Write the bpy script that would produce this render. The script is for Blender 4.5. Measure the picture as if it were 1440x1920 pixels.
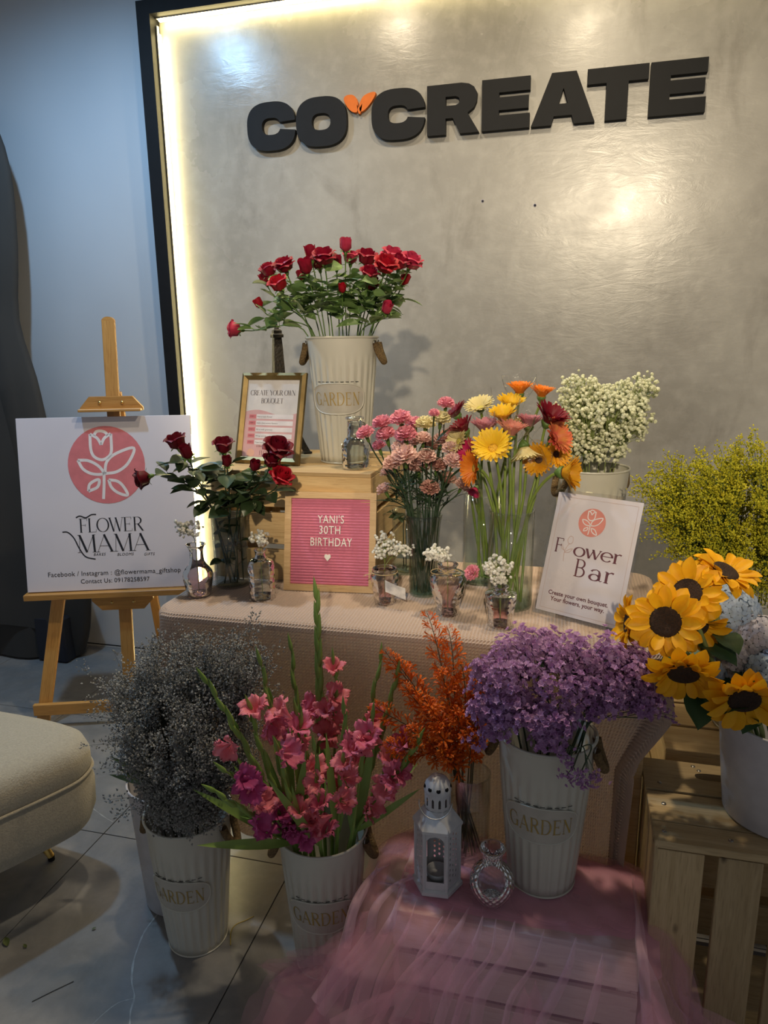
import bpy, math, random
import numpy as np
from mathutils import Matrix, Vector

for o in list(bpy.data.objects):
    bpy.data.objects.remove(o, do_unlink=True)
scene = bpy.context.scene
COL = scene.collection
rng = np.random.default_rng(7)
random.seed(7)
R = math.radians

# ------------------------------------------------------------------ camera
CAM_H = 1.40
FPX = 1331.0
_pi, _ya, _ro = R(13.03), R(14.47), R(-0.817)
_fw = np.array([-math.sin(_ya) * math.cos(_pi), math.cos(_ya) * math.cos(_pi), -math.sin(_pi)])
_r = np.array([math.cos(_ya), math.sin(_ya), 0.0])
_u = np.cross(_r, _fw)
_r2 = _r * math.cos(_ro) + _u * math.sin(_ro)
_u2 = -_r * math.sin(_ro) + _u * math.cos(_ro)
cd = bpy.data.cameras.new('camera')
cam = bpy.data.objects.new('camera', cd)
COL.objects.link(cam)
cam.matrix_world = Matrix(((_r2[0], _u2[0], -_fw[0], 0), (_r2[1], _u2[1], -_fw[1], 0), (_r2[2], _u2[2], -_fw[2], CAM_H), (0, 0, 0, 1)))
cd.sensor_fit = 'HORIZONTAL'
cd.sensor_width = 36.0
cd.lens = FPX / 1440.0 * 36.0
cd.clip_start = 0.02
scene.camera = cam


def at(px, py, y=None, z=None):
    """world point seen at a photo pixel, at a known depth (y) or height (z)"""
    d = _fw + _r2 * (px - 720) / FPX - _u2 * (py - 960) / FPX
    k = (y / d[1]) if y is not None else ((z - CAM_H) / d[2])
    return np.array([0, 0, CAM_H]) + d * k


# ------------------------------------------------------------------ world, lamps, exposure
w = bpy.data.worlds.new('world')
scene.world = w
w.use_nodes = True
w.node_tree.nodes['Background'].inputs[0].default_value = (0.75, 0.80, 0.88, 1)
w.node_tree.nodes['Background'].inputs[1].default_value = 0.29


def spot(name, loc, target, power, color, size=60, blend=0.6, radius=0.04):
    l = bpy.data.lights.new(name, 'SPOT')
    l.energy = power
    l.color = color
    l.spot_size = R(size)
    l.spot_blend = blend
    l.shadow_soft_size = radius
    o = bpy.data.objects.new(name, l)
    COL.objects.link(o)
    o.location = loc
    d = Vector(target) - Vector(loc)
    o.rotation_euler = d.to_track_quat('-Z', 'Y').to_euler()
    return o


WARM = (1.0, 0.83, 0.58)
COOL = (0.40, 0.68, 1.0)
spot('ceiling_spot_centre', (0.02, 1.66, 2.92), (-0.05, 1.80, 0.8), 95, WARM, 165, 0.9)
spot('ceiling_spot_back', (-0.85, 1.86, 2.92), (-0.75, 1.90, 0.8), 60, WARM, 165, 0.9)
spot('ceiling_spot_window_side', (-1.74, 1.75, 2.92), (-1.80, 2.25, 0.9), 105, COOL, 148, 0.9)
spot('room_spot_front', (0.35, -2.6, 2.75), (-0.16, 2.4, 1.66), 740, WARM, 30.5, 0.45, 0.06)
scene.view_settings.view_transform = 'Standard'
scene.view_settings.look = 'None'
scene.view_settings.exposure = -0.25
scene.view_settings.gamma = 1.0
scene.view_settings.use_curve_mapping = False
scene.cycles.use_denoising = True
scene.cycles.max_bounces = 8
scene.cycles.transparent_max_bounces = 28
scene.cycles.use_adaptive_sampling = True
scene.cycles.adaptive_threshold = 0.03
scene.cycles.diffuse_bounces = 3
scene.cycles.glossy_bounces = 4
scene.cycles.transmission_bounces = 8
scene.cycles.caustics_reflective = False
scene.cycles.caustics_refractive = False
scene.cycles.sample_clamp_indirect = 4.0

# ------------------------------------------------------------------ materials
MATS = {}


def new_mat(name):
    m = bpy.data.materials.new(name)
    m.use_nodes = True
    nt = m.node_tree
    b = nt.nodes['Principled BSDF']
    return m, nt, b


def mix_rgb(nt, fac, a, b):
    n = nt.nodes.new('ShaderNodeMix')
    n.data_type = 'RGBA'
    for s, v in ((n.inputs[0], fac), (n.inputs[6], a), (n.inputs[7], b)):
        if hasattr(v, 'links'):
            nt.links.new(v, s)
        elif isinstance(v, (int, float)):
            s.default_value = v
        else:
            s.default_value = (*v, 1)
    return n.outputs[2]


def ramp(nt, src, stops):
    n = nt.nodes.new('ShaderNodeValToRGB')
    nt.links.new(src, n.inputs[0])
    e = n.color_ramp.elements
    while len(e) > 1:
        e.remove(e[-1])
    for i, (p, c) in enumerate(stops):
        el = e[0] if i == 0 else e.new(p)
        el.position = p
        el.color = (*c, 1) if not isinstance(c, (int, float)) else (c, c, c, 1)
    return n.outputs[0]


def coords(nt, kind='Object', scale=(1, 1, 1), loc=(0, 0, 0), rot=(0, 0, 0)):
    tc = nt.nodes.new('ShaderNodeTexCoord')
    mp = nt.nodes.new('ShaderNodeMapping')
    mp.inputs['Scale'].default_value = scale
    mp.inputs['Location'].default_value = loc
    mp.inputs['Rotation'].default_value = rot
    nt.links.new(tc.outputs[kind], mp.inputs[0])
    return mp.outputs[0]


def noise(nt, vec, scale=5, detail=4, rough=0.5, dist=0.0):
    n = nt.nodes.new('ShaderNodeTexNoise')
    n.inputs['Scale'].default_value = scale
    n.inputs['Detail'].default_value = detail
    n.inputs['Roughness'].default_value = rough
    n.inputs['Distortion'].default_value = dist
    if vec is not None:
        nt.links.new(vec, n.inputs['Vector'])
    return n.outputs['Fac']


def bump(nt, b, h, strength=0.3, dist=0.01):
    n = nt.nodes.new('ShaderNodeBump')
    n.inputs['Strength'].default_value = strength
    n.inputs['Distance'].default_value = dist
    nt.links.new(h, n.inputs['Height'])
    nt.links.new(n.outputs[0], b.inputs['Normal'])


def rnd_shift(nt, vec):
    """shift texture space per object so copies do not look alike"""
    oi = nt.nodes.new('ShaderNodeObjectInfo')
    m = nt.nodes.new('ShaderNodeVectorMath')
    m.operation = 'MULTIPLY_ADD'
    cmb = nt.nodes.new('ShaderNodeCombineXYZ')
    for i in range(3):
        nt.links.new(oi.outputs['Random'], cmb.inputs[i])
    nt.links.new(cmb.outputs[0], m.inputs[0])
    m.inputs[1].default_value = (13, 17, 9)
    nt.links.new(vec, m.inputs[2])
    return m.outputs[0], oi.outputs['Random']


def plain(name, c, rough=0.5, metal=0.0, c2=None, scale=30, bmp=0.0, bscale=None, spec=0.5, sss=0.0, trans=0.0, sheen=0.0, detail=3):
    if name in MATS:
        return MATS[name]
    m, nt, b = new_mat(name)
    v = coords(nt)
    v, rn = rnd_shift(nt, v)
    if c2 is None:
        c2 = tuple(x * 0.86 for x in c)
    f = noise(nt, v, scale, detail)
    col = mix_rgb(nt, ramp(nt, f, [(0.3, 0.0), (0.7, 1.0)]), c, c2)
    nt.links.new(col, b.inputs['Base Color'])
    b.inputs['Roughness'].default_value = rough
    b.inputs['Metallic'].default_value = metal
    b.inputs['Specular IOR Level'].default_value = spec
    if sheen:
        b.inputs['Sheen Weight'].default_value = sheen
    if bmp:
        bump(nt, b, noise(nt, v, bscale or scale * 3, 4), bmp, 0.004)
    if trans:
        t = nt.nodes.new('ShaderNodeBsdfTranslucent')
        nt.links.new(col, t.inputs[0])
        mx = nt.nodes.new('ShaderNodeMixShader')
        mx.inputs[0].default_value = trans
        nt.links.new(b.outputs[0], mx.inputs[1])
        nt.links.new(t.outputs[0], mx.inputs[2])
        nt.links.new(mx.outputs[0], nt.nodes['Material Output'].inputs[0])
    MATS[name] = m
    return m


def petal_mat(name, c, c2, rough=0.5, trans=0.25, hue=0.0):
    """petal: soft mottling, a little value change from flower to flower, light passing through"""
    return plain(name, c, rough, c2=c2, scale=60, trans=trans, spec=0.3)


def glass(name, tint=(0.93, 0.96, 0.95), rough=0.03, pattern=None, tint_low=None, split=0.5, ior=1.5, thick=False):
    """thin drinking-glass / acrylic: clear body with fresnel reflections, optional cut pattern and coloured foot"""
    m = bpy.data.materials.new(name)
    m.use_nodes = True
    nt = m.node_tree
    nt.nodes.remove(nt.nodes['Principled BSDF'])
    tr = nt.nodes.new('ShaderNodeBsdfTransparent')
    gl = nt.nodes.new('ShaderNodeBsdfGlossy')
    gl.inputs['Roughness'].default_value = rough
    fr = nt.nodes.new('ShaderNodeFresnel')
    ge = nt.nodes.new('ShaderNodeNewGeometry')
    io = nt.nodes.new('ShaderNodeMath')
    io.operation = 'MULTIPLY_ADD'
    nt.links.new(ge.outputs['Backfacing'], io.inputs[0])
    io.inputs[1].default_value = 0.0 if thick else 1 / ior - ior
    io.inputs[2].default_value = ior
    nt.links.new(io.outputs[0], fr.inputs['IOR'])
    mx = nt.nodes.new('ShaderNodeMixShader')
    nt.links.new(fr.outputs[0], mx.inputs[0])
    nt.links.new(tr.outputs[0], mx.inputs[1])
    nt.links.new(gl.outputs[0], mx.inputs[2])
    nt.links.new(mx.outputs[0], nt.nodes['Material Output'].inputs[0])
    tr.inputs[0].default_value = (*tint, 1)
    if tint_low is not None:
        tc = nt.nodes.new('ShaderNodeTexCoord')
        sp = nt.nodes.new('ShaderNodeSeparateXYZ')
        nt.links.new(tc.outputs['Generated'], sp.inputs[0])
        nt.links.new(ramp(nt, sp.outputs[2], [(0.0, tint_low), (split, tuple(0.5 * (a + b) for a, b in zip(tint, tint_low))), (min(1, split + 0.3), tint)]), tr.inputs[0])
    if pattern:
        b = nt.nodes.new('ShaderNodeBump')
        b.inputs['Strength'].default_value = 0.7
        b.inputs['Distance'].default_value = 0.004
        if pattern == 'diamond':
            vec = coords(nt, 'UV', (26, 26, 1), rot=(0, 0, R(45)))
            ck = nt.nodes.new('ShaderNodeTexVoronoi')
            ck.voronoi_dimensions = '2D'
            ck.inputs['Scale'].default_value = 1.0
            ck.inputs['Randomness'].default_value = 0.0
            ck.distance = 'MANHATTAN'
            nt.links.new(vec, ck.inputs['Vector'])
            nt.links.new(ck.outputs['Distance'], b.inputs['Height'])
        else:
            vec = coords(nt, 'Object')
            ck = nt.nodes.new('ShaderNodeTexVoronoi')
            ck.inputs['Scale'].default_value = 130 if pattern == 'fine' else 75
            nt.links.new(vec, ck.inputs['Vector'])
            nt.links.new(ck.outputs['Distance'], b.inputs['Height'])
        nt.links.new(b.outputs[0], gl.inputs['Normal'])
    MATS[name] = m
    return m


def emit(name, c, s):
    m = bpy.data.materials.new(name)
    m.use_nodes = True
    nt = m.node_tree
    b = nt.nodes['Principled BSDF']
    b.inputs['Base Color'].default_value = (*c, 1)
    b.inputs['Emission Color'].default_value = (*c, 1)
    b.inputs['Emission Strength'].default_value = s
    return m


def wood(name, c1, c2, c3, rough=0.6, stretch=14, knots=True, grain=22):
    """sawn pine: the grain runs along the local x axis of each plank"""
    m, nt, b = new_mat(name)
    v = coords(nt, 'Object', (1.0, stretch, stretch))
    v, rn = rnd_shift(nt, v)
    g = noise(nt, v, grain / 6, 6, 0.62, 0.6)
    g2 = noise(nt, v, grain, 2, 0.5)
    col = mix_rgb(nt, ramp(nt, g, [(0.34, 0.0), (0.66, 1.0)]), c1, c2)
    col = mix_rgb(nt, ramp(nt, g2, [(0.5, 0.0), (0.75, 0.55)]), col, c3)
    if knots:
        vv = coords(nt, 'Object', (1.0, 2.2, 2.2))
        vv, _ = rnd_shift(nt, vv)
        vo = nt.nodes.new('ShaderNodeTexVoronoi')
        vo.inputs['Scale'].default_value = 5.5
        nt.links.new(vv, vo.inputs['Vector'])
        k = ramp(nt, vo.outputs['Distance'], [(0.04, 1.0), (0.1, 0.0)])
        col = mix_rgb(nt, k, col, tuple(x * 0.45 for x in c3))
    hv = nt.nodes.new('ShaderNodeHueSaturation')
    mth = nt.nodes.new('ShaderNodeMath')
    mth.operation = 'MULTIPLY_ADD'
    nt.links.new(rn, mth.inputs[0])
    mth.inputs[1].default_value = 0.35
    mth.inputs[2].default_value = 0.8
    nt.links.new(mth.outputs[0], hv.inputs['Value'])
    nt.links.new(col, hv.inputs['Color'])
    nt.links.new(hv.outputs[0], b.inputs['Base Color'])
    b.inputs['Roughness'].default_value = rough
    bump(nt, b, g2, 0.25, 0.002)
    MATS[name] = m
    return m


# ------------------------------------------------------------------ mesh helpers
class MB:
    def __init__(self):
        self.v = []
        self.f = []
        self.n = 0
        self.uv = None

    def add(self, V, F):
        V = np.asarray(V, float).reshape(-1, 3)
        self.v.append(V)
        o = self.n
        self.f.extend([tuple(i + o for i in f) for f in F])
        self.n += len(V)
        return self

    def box(self, c, s, M=None, bev=0.0):
        x, y, z = s[0] / 2, s[1] / 2, s[2] / 2
        if bev <= 0:
            V = np.array([[-x, -y, -z], [x, -y, -z], [x, y, -z], [-x, y, -z], [-x, -y, z], [x, -y, z], [x, y, z], [-x, y, z]])
            F = [(0, 3, 2, 1), (4, 5, 6, 7), (0, 1, 5, 4), (1, 2, 6, 5), (2, 3, 7, 6), (3, 0, 4, 7)]
        else:
            e = bev
            V = []
            for sx in (-1, 1):
                for sy in (-1, 1):
                    for sz in (-1, 1):
                        V += [[sx * (x - e), sy * (y - e), sz * z], [sx * (x - e), sy * y, sz * (z - e)], [sx * x, sy * (y - e), sz * (z - e)]]
            V = np.array(V)
            F = _bevel_faces()
        if M is not None:
            V = V @ np.asarray(M)[:3, :3].T
        return self.add(V + np.asarray(c, float), F)

    def grid(self, P, cu=False, cv=False):
        a, b = P.shape[:2]
        F = []
        for i in range(a if cu else a - 1):
            for j in range(b if cv else b - 1):
                i2, j2 = (i + 1) % a, (j + 1) % b
                F.append((i * b + j, i2 * b + j, i2 * b + j2, i * b + j2))
        return self.add(P.reshape(-1, 3), F)

    def tube(self, pts, r, n=6, cap=True, closed=False):
        pts = np.asarray(pts, float)
        k = len(pts)
        r = np.full(k, r) if np.isscalar(r) else np.asarray(r, float)
        if closed:
            T = np.roll(pts, -1, 0) - np.roll(pts, 1, 0)
        else:
            T = np.gradient(pts, axis=0)
        T /= np.linalg.norm(T, axis=1)[:, None] + 1e-12
        up = np.array([0, 0, 1.0]) if abs(T[0, 2]) < 0.9 else np.array([1.0, 0, 0])
        N = np.cross(T[0], up)
        N /= np.linalg.norm(N)
        rings = []
        an = np.linspace(0, 2 * np.pi, n, endpoint=False)
        for i in range(k):
            N = N - T[i] * (N @ T[i])
            N /= np.linalg.norm(N) + 1e-12
            B = np.cross(T[i], N)
            rings.append(pts[i] + r[i] * (np.cos(an)[:, None] * N + np.sin(an)[:, None] * B))
        o = self.n
        self.grid(np.array(rings), cu=closed, cv=True)
        if cap and not closed:
            self.f.append(tuple(o + i for i in range(n))[::-1])
            self.f.append(tuple(o + (k - 1) * n + i for i in range(n)))
        return self

    def lathe(self, prof, n=32, mod=None, c=(0, 0, 0)):
        prof = np.asarray(prof, float)
        an = np.linspace(0, 2 * np.pi, n, endpoint=False)
        P = np.empty((len(prof), n, 3))
        for i, (r, z) in enumerate(prof):
            rr = r * np.ones(n) if mod is None else r + mod(an, z, i)
            P[i, :, 0] = rr * np.cos(an)
            P[i, :, 1] = rr * np.sin(an)
            P[i, :, 2] = z
        return self.grid(P + np.asarray(c, float), cv=True)

    def inst(self, V0, F0, Ms, pos):
        """many small copies of a template: Ms (N,3,3), pos (N,3)"""
        V = np.einsum('nij,kj->nki', Ms, V0) + pos[:, None, :]
        k = len(V0)
        N = len(pos)
        o = self.n
        for i in range(N):
            b = o + i * k
            self.f.extend([tuple(b + q for q in f) for f in F0])
        self.v.append(V.reshape(-1, 3))
        self.n += N * k
        return self

    def mesh(self, name, smooth=False, origin=(0, 0, 0)):
        m = bpy.data.meshes.new(name)
        V = np.concatenate(self.v) - np.asarray(origin, float)
        m.from_pydata(V.tolist(), [], self.f)
        if smooth:
            m.polygons.foreach_set('use_smooth', np.ones(len(m.polygons), bool))
        m.update()
        return m


_BF = None


def _bevel_faces():
    global _BF
    if _BF is None:
        def ix(sx, sy, sz, k):
            return ((sx > 0) * 4 + (sy > 0) * 2 + (sz > 0)) * 3 + k
        F = []
        for s in (-1, 1):
            q = [(-1, -1), (1, -1), (1, 1), (-1, 1)]
            a = [ix(x, y, s, 0) for x, y in q]
            F.append(tuple(a if s > 0 else a[::-1]))
            a = [ix(x, s, z, 1) for x, z in q]
            F.append(tuple(a if s < 0 else a[::-1]))
            a = [ix(s, y, z, 2) for y, z in q]
            F.append(tuple(a if s > 0 else a[::-1]))
        for a in (-1, 1):
            for b in (-1, 1):
                F.append((ix(a, b, -1, 1), ix(a, b, 1, 1), ix(a, b, 1, 2), ix(a, b, -1, 2)))
                F.append((ix(-1, a, b, 0), ix(1, a, b, 0), ix(1, a, b, 1), ix(-1, a, b, 1)))
                F.append((ix(a, -1, b, 0), ix(a, 1, b, 0), ix(a, 1, b, 2), ix(a, -1, b, 2)))
                for c in (-1, 1):
                    F.append((ix(a, b, c, 0), ix(a, b, c, 1), ix(a, b, c, 2)))
        _BF = F
    return _BF


def link(name, mesh, mat=None, parent=None, M=None):
    o = bpy.data.objects.new(name, mesh)
    COL.objects.link(o)
    if mat is not None and mesh is not None and len(mesh.materials) == 0:
        mesh.materials.append(mat)
    if parent is not None:
        o.parent = parent
    if M is not None:
        o.matrix_local = M
    return o


def thing(name, label, cat, loc=(0, 0, 0), rot=None, group=None):
    o = bpy.data.objects.new(name, None)
    COL.objects.link(o)
    o.empty_display_size = 0.02
    o.location = loc
    if rot is not None:
        o.rotation_euler = rot
    o['label'] = label
    o['category'] = cat
    if group:
        o['group'] = group
    return o


def tag(o, label, cat, group=None, kind=None):
    o['label'] = label
    o['category'] = cat
    if group:
        o['group'] = group
    if kind:
        o['kind'] = kind
    return o


def struct(o):
    o['kind'] = 'structure'
    return o


def put(name, mb, mat, parent=None, smooth=False, M=None, origin=(0, 0, 0)):
    return link(name, mb.mesh(name, smooth, origin), mat, parent, M)


def TR(p, Rm=None, s=1.0):
    """4x4 from a position, a 3x3 rotation and a scale"""
    M = np.eye(4)
    if Rm is not None:
        M[:3, :3] = np.asarray(Rm)[:3, :3]
    M[:3, :3] *= s
    M[:3, 3] = p
    return Matrix(M.tolist())


def frame(d, spin=None):
    """rotation whose local z points along d"""
    d = np.asarray(d, float)
    d = d / np.linalg.norm(d)
    a = np.array([0, 0, 1.0]) if abs(d[2]) < 0.95 else np.array([1.0, 0, 0])
    x = np.cross(a, d)
    x /= np.linalg.norm(x)
    y = np.cross(d, x)
    s = rng.uniform(0, 6.283) if spin is None else spin
    return np.stack([x * math.cos(s) + y * math.sin(s), -x * math.sin(s) + y * math.cos(s), d], 1)


def rand_rots(N, up=0.0):
    d = rng.normal(size=(N, 3))
    d[:, 2] += up
    d /= np.linalg.norm(d, axis=1)[:, None]
    a = rng.normal(size=(N, 3))
    x = np.cross(a, d)
    x /= np.linalg.norm(x, axis=1)[:, None]
    y = np.cross(d, x)
    return np.stack([x, y, d], 2)


def bez(p0, p1, p2, p3, n=9):
    t = np.linspace(0, 1, n)[:, None]
    p0, p1, p2, p3 = (np.asarray(q, float) for q in (p0, p1, p2, p3))
    return (1 - t) ** 3 * p0 + 3 * (1 - t) ** 2 * t * p1 + 3 * (1 - t) * t * t * p2 + t ** 3 * p3


def smooth_line(pts, n=6, closed=False):
    """catmull-rom through 2-D or 3-D points"""
    P = np.asarray(pts, float)
    k = len(P)
    out = []
    segs = k if closed else k - 1
    for i in range(segs):
        a = P[(i - 1) % k] if closed or i > 0 else 2 * P[0] - P[1]
        b, c = P[i], P[(i + 1) % k]
        d = P[(i + 2) % k] if closed or i < k - 2 else 2 * P[-1] - P[-2]
        for t in np.arange(n) / n:
            out.append(0.5 * ((2 * b) + (c - a) * t + (2 * a - 5 * b + 4 * c - d) * t * t + (3 * b - a - 3 * c + d) * t ** 3))
    if not closed:
        out.append(P[-1])
    return np.array(out)


def extrude_poly(mb, outer, holes, depth, to3):
    """flat outline with holes extruded; to3 maps (x, z, d) to 3-D. Triangulated with mathutils."""
    from mathutils.geometry import tessellate_polygon
    loops = [outer] + holes
    flat = [Vector((p[0], p[1], 0)) for l in loops for p in l]
    tris = tessellate_polygon([[Vector((p[0], p[1], 0)) for p in l] for l in loops])
    n = len(flat)
    V = [to3(p.x, p.y, 0) for p in flat] + [to3(p.x, p.y, depth) for p in flat]
    F = [tuple(t) for t in tris] + [tuple(i + n for i in t[::-1]) for t in tris]
    o = 0
    for l in loops:
        k = len(l)
        for i in range(k):
            j = (i + 1) % k
            F.append((o + i, o + j, n + o + j, n + o + i))
        o += k
    mb.add(np.array(V), F)


def ordinal(i):
    return ['first', 'second', 'third', 'fourth', 'fifth', 'sixth', 'seventh', 'eighth', 'ninth', 'tenth', 'eleventh', 'twelfth', 'thirteenth', 'fourteenth', 'fifteenth', 'sixteenth', 'seventeenth', 'eighteenth', 'nineteenth', 'twentieth', 'twenty-first', 'twenty-second', 'twenty-third', 'twenty-fourth', 'twenty-fifth', 'twenty-sixth', 'twenty-seventh', 'twenty-eighth', 'twenty-ninth', 'thirtieth'][i]

# ================================================================== THE SETTING
WY = 2.785      # front face of the plastered panel


def mat_concrete():
    m, nt, b = new_mat('troweled_plaster')
    v = coords(nt, 'Object')
    big = noise(nt, v, 1.1, 5, 0.55, 0.4)
    vs = coords(nt, 'Object', (1.7, 1, 0.7))
    streak = noise(nt, vs, 3.2, 5, 0.6, 0.8)
    fine = noise(nt, v, 22, 4, 0.6)
    col = mix_rgb(nt, ramp(nt, big, [(0.35, 0.0), (0.65, 1.0)]), (0.30, 0.292, 0.272), (0.20, 0.192, 0.176))
    col = mix_rgb(nt, ramp(nt, streak, [(0.54, 0.0), (0.74, 0.6)]), col, (0.13, 0.12, 0.105))
    col = mix_rgb(nt, ramp(nt, fine, [(0.45, 0.0), (0.8, 0.35)]), col, (0.36, 0.35, 0.325))
    nt.links.new(col, b.inputs['Base Color'])
    nt.links.new(ramp(nt, noise(nt, v, 2.4, 5, 0.6), [(0.3, 0.17), (0.7, 0.34)]), b.inputs['Roughness'])
    sc = coords(nt, 'Object', (1, 1, 3), rot=(0, R(35), 0))
    h = noise(nt, sc, 9, 6, 0.65, 1.2)
    bump(nt, b, h, 0.04, 0.02)
    return m


M_PANEL = mat_concrete()
M_PAINT = plain('wall_paint', (0.50, 0.52, 0.55), 0.55, c2=(0.45, 0.47, 0.50), scale=1.5)
M_BLACK = plain('black_trim', (0.010, 0.010, 0.011), 0.6, spec=0.12)
M_LETTER = plain('black_letter_face', (0.007, 0.0075, 0.009), 0.6, spec=0.15)

mb = MB().box((-0.6, 2.86, 1.5), (5.4, 0.1, 3.0))
struct(put('wall_back', mb, M_PAINT))
mb = MB().box((-0.03, WY + 0.0125, 1.318), (3.11, 0.025, 2.636))
struct(put('wall_back_panel', mb, M_PANEL))
mb = MB().box((-1.6125, 2.763, 1.342), (0.055, 0.094, 2.684))
struct(put('trim_1', mb, M_BLACK))
mb = MB().box((-0.03, 2.763, 2.660), (3.11, 0.094, 0.048))
struct(put('trim_2', mb, M_BLACK))
mb = MB().box((-0.03, 2.763, 0.024), (3.11, 0.094, 0.048))
struct(put('trim_3', mb, M_BLACK))
mb = MB().box((-0.6, 0.6, 3.02), (5.4, 4.6, 0.06))
struct(put('ceiling', mb, plain('ceiling_paint', (0.5, 0.5, 0.5), 0.8)))

# LED strip tucked against the inner faces of the black trim
led = thing('led_strip', 'glowing warm LED strip running along the inner edge of the black wall trim', 'light strip', (-1.58, 2.76, 0))
M_LED = emit('led_glow', (1.0, 0.82, 0.38), 58.0)
M_LEDB = plain('led_tape', (0.7, 0.68, 0.6), 0.5)
put('tape', MB().box((0, 0, 1.31), (0.004, 0.016, 2.6)).box((1.5, 0, 2.634), (3.0, 0.016, 0.004)).box((1.5, 0, 0.050), (3.0, 0.016, 0.004)), M_LEDB, led)
put('diffuser', MB().box((0.006, 0, 1.30), (0.008, 0.012, 2.56)).box((1.5, 0, 2.628), (2.98, 0.012, 0.008)).box((1.5, 0, 0.056), (2.98, 0.012, 0.008)), M_LED, led)


# floor: stone tiles on a slab
def mat_stone():
    m, nt, b = new_mat('grey_stone_tile')
    v = coords(nt, 'Object')
    n1 = noise(nt, v, 1.6, 5, 0.6, 0.5)
    n2 = noise(nt, v, 9, 6, 0.7, 0.3)
    col = mix_rgb(nt, ramp(nt, n1, [(0.38, 0.0), (0.62, 1.0)]), (0.20, 0.205, 0.215), (0.25, 0.225, 0.20))
    col = mix_rgb(nt, ramp(nt, n2, [(0.4, 0.0), (0.75, 0.6)]), col, (0.33, 0.32, 0.31))
    nt.links.new(col, b.inputs['Base Color'])
    b.inputs['Roughness'].default_value = 0.23
    bump(nt, b, n2, 0.03, 0.004)
    return m


M_STONE = mat_stone()
M_GROUT = plain('dark_grout', (0.03, 0.03, 0.03), 0.9)
floor = struct(put('floor', MB().box((-0.6, 0.6, -0.03), (5.4, 4.6, 0.05)), M_GROUT))
for i in range(-4, 4):
    for j in range(-3, 3):
        x0, y0 = -0.685 + 0.6 * i, 1.578 + 0.6 * j
        y1 = min(y0 + 0.6, 2.80)
        put('tile', MB().box((x0 + 0.3, (y0 + y1) / 2, -0.005), (0.5972, y1 - y0 - 0.0028, 0.01), bev=0.0006), M_STONE, floor)
M_VEIN = plain('white_vein', (0.5, 0.5, 0.48), 0.25, c2=(0.3, 0.3, 0.29), scale=40)


def vein(px, wd):
    pts = smooth_line([at(a, b, z=0.0003) for a, b in px], 5)
    t = np.gradient(pts, axis=0)
    t /= np.linalg.norm(t, axis=1)[:, None] + 1e-9
    nn = np.stack([-t[:, 1], t[:, 0], 0 * t[:, 0]], 1)
    ww = wd * (0.5 + rng.random(len(pts)))[:, None]
    put('vein', MB().grid(np.stack([pts - nn * ww, pts + nn * ww], 1)), M_VEIN, floor)


vein([(297, 1712), (272, 1745), (258, 1778), (250, 1805), (247, 1840), (252, 1868), (245, 1895), (243, 1925)], 0.0018)
vein([(250, 1872), (222, 1880), (195, 1900), (172, 1922)], 0.0009)
vein([(140, 1500), (168, 1512), (196, 1532), (212, 1541)], 0.0014)
vein([(70, 1460), (110, 1488), (140, 1500)], 0.0008)


# ------------------------------------------------------------------ CO CREATE letters
def superellipse(cx, cy, a, b, n, t0=0, t1=2 * math.pi, k=48):
    t = np.linspace(t0, t1, k)
    c, s = np.cos(t), np.sin(t)
    return [(cx + a * np.sign(x) * abs(x) ** (2 / n), cy + b * np.sign(y) * abs(y) ** (2 / n)) for x, y in zip(c, s)]


def letter_shape(ch):
    if ch == 'O':
        return superellipse(.5, .5, .5, .52, 2.7)[:-1], [superellipse(.5, .5, .185, .175, 2.6)[:-1]]
    if ch == 'C':
        o = superellipse(.5, .5, .5, .52, 2.7, 0.10, 2 * math.pi - 0.13, 60)
        i = superellipse(.5, .5, .19, .18, 2.6, 0.34, 2 * math.pi - 0.30, 30)
        return o + i[::-1], []
    if ch == 'R':
        return [(0, 0), (0, 1), (.66, 1), (.8, .97), (.9, .9), (.96, .78), (.95, .62), (.9, .5), (.78, .4), (1, 0), (.63, 0), (.5, .32), (.36, .32), (.36, 0)], \
            [[(.36, .57), (.36, .75), (.55, .75), (.61, .72), (.63, .66), (.61, .6), (.55, .57)]]
    if ch == 'E':
        return [(0, 0), (0, 1), (1, 1), (1, .73), (.36, .73), (.36, .635), (.97, .635), (.97, .385), (.36, .385), (.36, .285), (1, .285), (1, 0)], []
    if ch == 'A':
        return [(0, 0), (.31, 1), (.69, 1), (1, 0), (.68, 0), (.64, .17), (.36, .17), (.32, 0)], [[(.425, .40), (.575, .40), (.5, .70)]]
    if ch == 'T':
        return [(0, .71), (0, 1), (1, 1), (1, .71), (.68, .71), (.68, 0), (.32, 0), (.32, .71)], []


def wall_letter(ch, x0, x1, label):
    o, h = letter_shape(ch)
    z0, z1 = 2.143, 2.306
    mb = MB()
    extrude_poly(mb, o, h, 0.022, lambda x, z, d: (x0 + x * (x1 - x0), WY - 0.024 + d, z0 + z * (z1 - z0)))
    ob = put('sign_letter', mb, M_LETTER, origin=((x0 + x1) / 2, WY, z0))
    ob.location = ((x0 + x1) / 2, WY, z0)
    tag(ob, label, 'sign letter', 'raised black letters on the plaster wall')


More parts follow.
